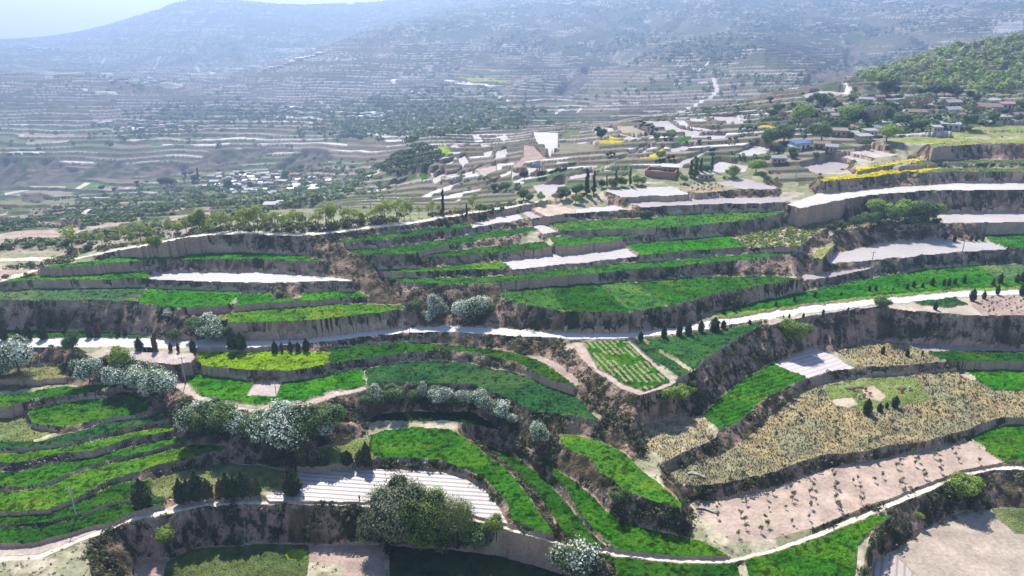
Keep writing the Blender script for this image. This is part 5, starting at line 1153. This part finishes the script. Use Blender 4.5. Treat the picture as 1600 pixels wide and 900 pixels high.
# ------------------------------------------------------------------ poles
def pole(px, py, hpx, label, arm=True):
    h = hit(px, py, HG)
    if h is None: return
    x, y, z = h; hm = hpx / px_m(x, y, z)
    e = bpy.data.objects.new('power_pole', None); COL.objects.link(e); e.location = (x, y, z + CAMZ); tag(e, label, 'pole', 'poles standing on the terraces')
    r = .13 * max(1, y / 190)
    bm = bmesh.new(); limb(bm, (0, 0, -.4), (0, 0, hm), r, r * .7, 8); me = bpy.data.meshes.new('shaft'); bm.to_mesh(me); bm.free(); me.materials.append(M_POLE)
    c = bpy.data.objects.new('shaft', me); COL.objects.link(c); c.parent = e
    if arm:
        bm = bmesh.new(); limb(bm, (-.9, 0, hm - .5), (.9, .1, hm - .5), .07 * max(1, y / 190), .07 * max(1, y / 190), 4)
        for s in (-.8, 0, .8): limb(bm, (s, 0, hm - .5), (s, 0, hm - .2), .06, .06, 5)
        me = bpy.data.meshes.new('crossarm'); bm.to_mesh(me); bm.free(); me.materials.append(M_POLE)
        c = bpy.data.objects.new('crossarm', me); COL.objects.link(c); c.parent = e
for px, py, hp, lb in ((630, 523, 24, 'grey pole beside the road bend'), (1058, 357, 27, 'grey pole with crossarm on the long field below the shrubby bank'), (1361, 417, 22, 'thin pole in front of the large white film field'), (1503, 396, 20, 'thin pole at the right end of the white film field'),
                       (1243, 280, 26, 'thin pole beside the dry plot left of the canola'), (120, 808, 40, 'pale pole leaning over the lower left crops'), (434, 637, 38, 'thin pole on the bright green wheat near the bare square'), (290, 597, 36, 'thin pole at the corner of the bare trampled soil'),
                       (135, 464, 15, 'thin pole on the dusty bluish field'), (579, 326, 24, 'thin pole behind the ridge trees, left one'), (619, 313, 18, 'thin pole behind the ridge trees, right one'), (790, 468, 16, 'short pole at the left end of the mottled field'), (962, 262, 14, 'thin pole among the plateau film fields')):
    pole(px, py, hp, lb)

# ------------------------------------------------------------------ graves with paper wreaths
def mesh_obj(name, bm, mat, parent=None, smooth=False):
    me = bpy.data.meshes.new(name); bmesh.ops.recalc_face_normals(bm, faces=bm.faces); bm.to_mesh(me); bm.free(); me.materials.append(mat)
    for p_ in me.polygons: p_.use_smooth = smooth
    o = bpy.data.objects.new(name, me); COL.objects.link(o); o.parent = parent; return o
WC = {'red': plain('red_paper', (.62, .06, .07), .8), 'pink': plain('pink_paper', (.72, .20, .28), .8), 'orange': plain('orange_paper', (.78, .26, .04), .8), 'white': plain('white_paper', (.75, .73, .72), .8), 'yellow': plain('yellow_paper', (.75, .55, .06), .8)}
M_GRASSM = plain('mound_turf', (.17, .21, .08), .95, .35, 1.5)
for k, (px, py, lb) in enumerate(((1328, 608, 'low grassy grave mound behind the pink wreath'), (1347, 606, 'low grassy grave mound behind the orange wreath'), (1408, 608, 'low grassy grave mound behind the red wreath'))):
    h = hit(px, py, HG); bm = bmesh.new(); bmesh.ops.create_icosphere(bm, subdivisions=3, radius=1.0)
    for v in bm.verts:
        n_ = .12 * math.sin(v.co.x * 5 + k) * math.cos(v.co.y * 4)
        v.co = Vector((v.co.x * 1.7, v.co.y * 1.4, v.co.z * (1.0 + n_) - .1))
    o = mesh_obj('grave_mound', bm, M_GRASSM, None, True); o.location = (h[0], h[1] + .6, h[2] + CAMZ); tag(o, lb, 'grave', 'grave mounds')
for px, py, c, c2, lb in ((1334, 611, 'pink', 'red', 'pink paper wreath, leftmost at the graves'), (1353, 611, 'orange', 'red', 'orange paper wreath at the back by the trodden patch'), (1343, 623, 'white', 'orange', 'white paper wreath in the front row of the left graves'), (1350, 621, 'orange', 'yellow', 'orange and yellow paper wreath in the front row'),
                          (1359, 618, 'white', 'pink', 'white paper wreath beside the bare patch'), (1410, 614, 'red', 'pink', 'red and pink paper wreath at the right hand graves'), (1422, 610, 'white', 'red', 'white paper wreath rightmost at the graves')):
    h = hit(px, py, HG)
    e = bpy.data.objects.new('paper_wreath', None); COL.objects.link(e); e.location = (h[0], h[1], h[2] + CAMZ); e.rotation_euler = (-.35, 0, PR.uniform(-.4, .4)); e.scale = (.72,) * 3; tag(e, lb, 'wreath', 'paper wreaths at the graves')
    bm = bmesh.new()
    for q in range(16):
        a = q * 2 * math.pi / 16; bmesh.ops.create_icosphere(bm, subdivisions=1, radius=.24, matrix=Matrix.Translation((math.cos(a) * .62, .03 * math.sin(q * 3), 1.0 + math.sin(a) * .62)))
    mesh_obj('ring', bm, WC[c], e)
    bm = bmesh.new(); bmesh.ops.create_icosphere(bm, subdivisions=2, radius=.42, matrix=Matrix.Translation((0, 0, 1.0)) @ Matrix.Diagonal((1, .4, 1, 1))); mesh_obj('centre', bm, WC[c2], e)
    bm = bmesh.new(); limb(bm, (-.3, 0, 0), (-.05, 0, .5), .03, .03); mesh_obj('leg', bm, M_BARK, e); bm = bmesh.new(); limb(bm, (.3, 0, 0), (.05, 0, .5), .03, .03); mesh_obj('leg', bm, M_BARK, e)

# ------------------------------------------------------------------ people, tiny in the picture
M_CLOTH = plain('dark_clothes', (.035, .035, .045), .9); M_CLOTH2 = plain('grey_clothes', (.30, .31, .33), .9); M_SKIN = plain('skin', (.42, .26, .18), .6); M_HAIR = plain('hair', (.02, .018, .016), .6)
def person(px, py, mat, label):
    h = hit(px, py, HG)
    me = bpy.data.meshes.new('person'); V_ = [(0, 0, .98, .15), (0, .02, 1.25, .15), (0, .02, 1.45, .11), (0, 0, 1.53, .055), (0, -.03, 1.66, .10), (.1, 0, .92, .10), (.13, -.06, .5, .07), (.14, .02, .08, .05), (.14, -.12, .04, .045), (-.1, 0, .92, .10), (-.12, .06, .5, .07), (-.14, .12, .08, .05), (-.14, -.02, .04, .045),
          (.2, .02, 1.42, .065), (.27, -.02, 1.15, .05), (.25, -.16, .93, .035), (-.2, .02, 1.42, .065), (-.28, .03, 1.15, .05), (-.25, -.12, .93, .035)]
    E_ = [(0, 1), (1, 2), (2, 3), (3, 4), (0, 5), (5, 6), (6, 7), (7, 8), (0, 9), (9, 10), (10, 11), (11, 12), (2, 13), (13, 14), (14, 15), (2, 16), (16, 17), (17, 18)]
    me.from_pydata([v[:3] for v in V_], E_, []); o = bpy.data.objects.new('person', me); COL.objects.link(o)
    sk_ = o.modifiers.new('skin', 'SKIN'); sl = me.skin_vertices[0].data
    for q, v in zip(sl, V_): q.radius = (v[3], v[3])
    sl[0].use_root = True
    ss = o.modifiers.new('smooth', 'SUBSURF'); ss.levels = 1; ss.render_levels = 1
    me.materials.append(mat)
    o.location = (h[0], h[1], h[2] + CAMZ + .02); o.rotation_euler = (0, 0, PR.uniform(-.6, .6)); tag(o, label, 'person')
    bm = bmesh.new(); bmesh.ops.create_icosphere(bm, subdivisions=2, radius=.125, matrix=Matrix.Translation((0, .0, 1.70))); mesh_obj('hair', bm, M_HAIR, o, True)
person(562, 784, M_CLOTH, 'person in dark clothes standing on the white film field')
person(586, 778, M_CLOTH, 'person in dark clothes nearer the big trees')
person(290, 788, M_CLOTH2, 'person in grey clothes by the row of conifers')

# ------------------------------------------------------------------ scraps of film
for px, py, lx, ly, lb in ((1088, 743, 4.2, .9, 'white plastic film scrap on the scrub terrace'), (1104, 797, 5.2, .7, 'white plastic film scrap at the left corner of the sapling field'), (1238, 638, 1.8, .8, 'small white film scrap on the olive scrub'), (1243, 626, 2.0, .7, 'upper white film scrap on the olive scrub')):
    h = hit(px, py, HG); bm = bmesh.new(); R = random.Random(px); g_ = [[bm.verts.new(((a / 8 - .5) * lx + R.uniform(-.1, .1), (b_ / 3 - .5) * ly + R.uniform(-.12, .12) + .4 * math.sin(a * .7), .12 + R.uniform(0, .22))) for b_ in range(4)] for a in range(9)]
    for a in range(8):
        for b_ in range(3): bm.faces.new((g_[a][b_], g_[a + 1][b_], g_[a + 1][b_ + 1], g_[a][b_ + 1]))
    o = mesh_obj('film_scrap', bm, M_ROOF['pale']); o.location = (h[0], h[1], h[2] + CAMZ + .25); o.rotation_euler = (0, 0, -.25); tag(o, lb, 'plastic sheet')

# ------------------------------------------------------------------ saplings, one by one, sharing their shapes
SAP = []
for s in range(5):
    R = random.Random(600 + s); lob = [(R.uniform(-.35, .35), R.uniform(-.35, .35), .9 + R.uniform(0, .7), .32, .32, .4) for _ in range(4)]
    tm, _ = trunk_mesh(610 + s, 1.2, .05, 1.7, .5, 2)
    SAP.append((lobes_crown(620 + s, lob, 150, .11, [(.12, .16, .06), (.17, .19, .09), (.08, .11, .05)], [3, 2, 2], core=None), tm))
def sapling(x, y, sc, label, group):
    e = bpy.data.objects.new('sapling', None); COL.objects.link(e); e.location = (x, y, gz(x, y) + CAMZ); e.rotation_euler = (0, 0, PR.uniform(0, 6.28)); e.scale = (sc,) * 3; tag(e, label, 'sapling', group)
    cm, tm = PR.choice(SAP)
    for pn, me in (('crown', cm), ('trunk', tm)):
        c = bpy.data.objects.new(pn, me); COL.objects.link(c); c.parent = e
def idat(x, y):
    return ID[int(np.clip(np.searchsorted(yr, y), 0, NJ - 1)), int(np.clip(np.searchsorted(ui, x / y), 0, NI - 1))]
def fid(start): return [k for k, f in enumerate(FIELDS) if f[5].startswith(start)][0]
def grid_plant(start, ang, dr, dc, sc, label, group, prob=1.0, jit=.35, cap=200):
    k = fid(start); m = ID == k; cx, cy = X[m].mean(), Y[m].mean(); a = math.radians(ang); n = 0
    for r in range(-60, 61):
        for c in range(-60, 61):
            x = cx + math.cos(a) * r * dr - math.sin(a) * c * dc + PR.uniform(-jit, jit); y = cy + math.sin(a) * r * dr + math.cos(a) * c * dc + PR.uniform(-jit, jit)
            if y < 80 or abs(x / y) > .95 or n >= cap: continue
            if idat(x, y) == k and idat(x + .8, y + .8) == k and idat(x - .8, y - .8) == k and PR.random() < prob: sapling(x, y, sc * PR.uniform(.6, 1.3), label, group); n += 1
grid_plant('pinkish soil field', 70, 2.6, 5.0, .95, 'thin young sapling in the rows on the pinkish soil field', 'saplings on the pinkish soil field', .8, .95, 190)
grid_plant('wide olive scrub', 25, 6.2, 6.0, 1.15, 'low bushy sapling on the olive scrub terrace', 'saplings on the olive scrub terrace', .6, 1.2, 90)
grid_plant('bare soil plot with', 30, 2.6, 3.2, .75, 'tiny seedling on the bare plot beside the road', 'seedlings beside the road', .9, .3, 60)
grid_plant('brown orchard plot', 10, 3.2, 3.4, .9, 'small leafless looking tree in the brown orchard plot', 'trees of the brown orchard plot', .9, .3, 50)

# ------------------------------------------------------------------ things nobody could count
def clumps(name, label, cat, n, W, rad, ncards, csize, cols, seed, squash=.8, lift=.35):
    """leafy clumps scattered over the ground where W (per grid cell) is high"""
    R = np.random.default_rng(seed); w = np.clip(W, 0, None).ravel(); w = w / w.sum()
    k = R.choice(len(w), n, p=w); x = X.ravel()[k] + R.normal(size=n) * .5; y = Y.ravel()[k] + R.normal(size=n) * .5; z = HG.ravel()[k] + CAMZ
    r = R.uniform(rad[0], rad[1], n)
    d = R.normal(size=(n, ncards, 3)); d /= np.linalg.norm(d, axis=2)[..., None]; d[..., 2] = np.abs(d[..., 2]) * 1.2 - .25
    rr = r[:, None] * R.uniform(.45, 1.0, (n, ncards)) ** .5
    p = np.stack([x, y, z + r * lift], 1)[:, None] + d * rr[..., None] * np.array([1, 1, squash])
    nr = (d + R.normal(size=d.shape) * .4 + np.array([0, 0, .3])).reshape(-1, 3); nr /= np.linalg.norm(nr, axis=1)[:, None]
    sz = np.repeat(r * csize, ncards)
    v = cards(p.reshape(-1, 3), nr, sz, R)
    C = np.array(cols)[R.integers(0, len(cols), n)]; C = np.repeat(C, ncards, 0) * R.uniform(.7, 1.3, (n * ncards, 1))
    me = mesh_from(name, v, n * ncards, np.repeat(C, 4, 0), [M_LEAF]); o = bpy.data.objects.new(name, me); COL.objects.link(o); tag(o, label, cat, kind='stuff')
vis = (HG + Y * 0 > -900)
LIME = [(.30, .38, .08), (.22, .30, .06), (.36, .42, .11), (.12, .18, .05), (.30, .31, .14)]
DULL = [(.09, .125, .06), (.12, .155, .08), (.07, .10, .05), (.17, .19, .13)]
MIXG = [(.10, .16, .05), (.07, .11, .04), (.15, .21, .06), (.12, .15, .08), (.24, .27, .17)]
fo = inside(PX, PY, [(1335, 122), (1370, 112), (1450, 86), (1500, 72), (1600, 58), (1900, 40), (1900, 150), (1600, 142), (1500, 140), (1400, 130)]) & (Y < 760) & (Y > 480)
clumps('hillside_forest', 'yellow green young forest covering the right hillside', 'forest', 1700, fo.astype(float), (1.6, 3.4), 46, .30, LIME, 801, 1.1, .6)
fw = (Y > 900) & (ID < 0)
clumps('distant_woodland', 'bluish scrub and tree lines over the far slopes', 'woodland', 7500, fw * (.012 + 1.0 * blob(1000, 60, 260, 50) * (PY < 125) + .8 * blob(1380, 60, 240, 70) + .10 * blob(760, 60, 160, 50) + .04 * blob(430, 30, 400, 40)) * np.where(riser, 5, 1) * (fbm(X / 160, Y / 160, 811, 3) > .47), (2.0, 5.2), 18, .42, DULL + [(.22, .25, .20)], 802, .8, .5)
clumps('valley_woodland', 'dark green trees crowding the middle valley round the villages', 'woodland', 2100, (ID < 0) * (Y > 560) * (1.3 * blob(650, 178, 110, 22) + 1.0 * blob(560, 205, 70, 10) + .9 * blob(380, 178, 90, 14) + .8 * blob(265, 178, 50, 12) + .7 * blob(640, 165, 90, 8) + .5 * blob(220, 205, 70, 14) + .3 * blob(700, 140, 60, 8) + .25 * blob(210, 130, 80, 12)), (2.2, 5.5), 26, .38, MIXG, 803, .85, .5)
clumps('village_trees', 'small trees and hedges between the village roofs', 'trees', 1700, (ID < 0) * (Y > 380) * (1.0 * blob(330, 318, 70, 9) + 1.2 * blob(430, 318, 60, 9) + .8 * blob(420, 292, 110, 22) + .5 * blob(540, 270, 50, 18) + .35 * blob(250, 310, 70, 14) + .9 * blob(1400, 188, 170, 26) * (PX > 1200)), (1.3, 3.4), 34, .34, MIXG, 804, .9, .5)
clumps('hillock_scrub', 'dense green scrub on the hillock beyond the ridge', 'scrub', 900, (ID < 0) * inside(PX, PY, [(585, 262), (650, 225), (680, 228), (690, 246), (660, 264), (620, 275)]) * 1.0, (.9, 2.4), 26, .36, [(.09, .14, .04), (.12, .18, .05), (.06, .09, .03)], 805)
clumps('slope_scrub', 'scattered shrubs on the grassy slopes behind the ridge', 'scrub', 2600, (ID < 0) * (Y > 255) * (Y < 900) * (1.0 * blob(120, 340, 220, 30) + .8 * blob(90, 374, 160, 16) + .4 * blob(560, 285, 80, 18) + .25 * blob(850, 285, 120, 22) + .5 * blob(1180, 215, 60, 40) + .5 * blob(1150, 172, 130, 8) + .25 * blob(1450, 160, 140, 30)) * (fbm(X / 30, Y / 30, 813, 2) > .45), (.6, 2.0), 22, .38, MIXG, 806)
bw = (bank > .4) & (Y < 400)
clumps('bank_shrubbery', 'dark weeds and low shrubs clinging to the terrace banks', 'shrubbery', 5600, bw * np.clip((fbm(X / 5, Y / 5, 51, 3) - .44) * 8, 0, 1), (.35, 1.1), 22, .30, [(.07, .085, .032), (.10, .115, .045), (.15, .15, .075), (.05, .06, .025)], 807, .8, .1)
clumps('verge_weeds', 'dry pale weeds along the verges and terrace lips', 'weeds', 7000, ((ID < 0) & (bank < .5) & (Y < 420)) * 1.0 + .35 * bw, (.18, .45), 9, .42, [(.34, .31, .20), (.20, .22, .09), (.42, .40, .30), (.12, .15, .05)], 808, .8, .1)
# pale flecks of dry litter where crops meet the walls
litter = (ID < 0) & (Y < 300) & np.roll(ID >= 0, -2, 0)
clumps('dry_litter', 'whitish dry stalks lying along the crop edges', 'litter', 1500, litter * (fbm(X / 7, Y / 7, 815, 2) > .55), (.14, .34), 6, .5, [(.62, .60, .55), (.5, .47, .4)], 809, .6, .1)
kv = fid('vineyard plot'); a_ = math.radians(8)
rv = ((X * -math.sin(a_) + Y * math.cos(a_)) / 2.3) % 1
clumps('vine_rows', 'rows of low yellow green bushes in the vineyard plot', 'vines', 900, (ID == kv) * (rv < .42) * 1.0, (.35, .65), 16, .4, [(.20, .30, .03), (.12, .20, .03), (.28, .36, .05)], 810)
gl = (((PX > 120) & (PX < 830) & (Y > 228) & (Y < 262))) * (ID < 0) * 1.0
for k in range(0): pass
rp = np.zeros((NJ, NI), bool); _r = np.isin(ID, [k for k, f_ in enumerate(FIELDS[:NFORE]) if f_[2] == 'RP'])
for s in range(2, 14): rp[s:] |= _r[:-s]
rp2 = np.zeros((NJ, NI), bool)
for s in range(1, 6): rp2[:-s] |= _r[s:]
clumps('ridge_undergrowth', 'dark undergrowth beneath the trees along the ridge path', 'undergrowth', 1100, (rp | rp2) * (ID < 0) * (Y > 205) * (Y < 285) * (fbm(X / 8, Y / 8, 821, 2) > .4), (.4, 1.3), 22, .3, [(.06, .08, .025), (.10, .12, .04), (.15, .17, .06), (.05, .05, .025)], 811, .9, .3)
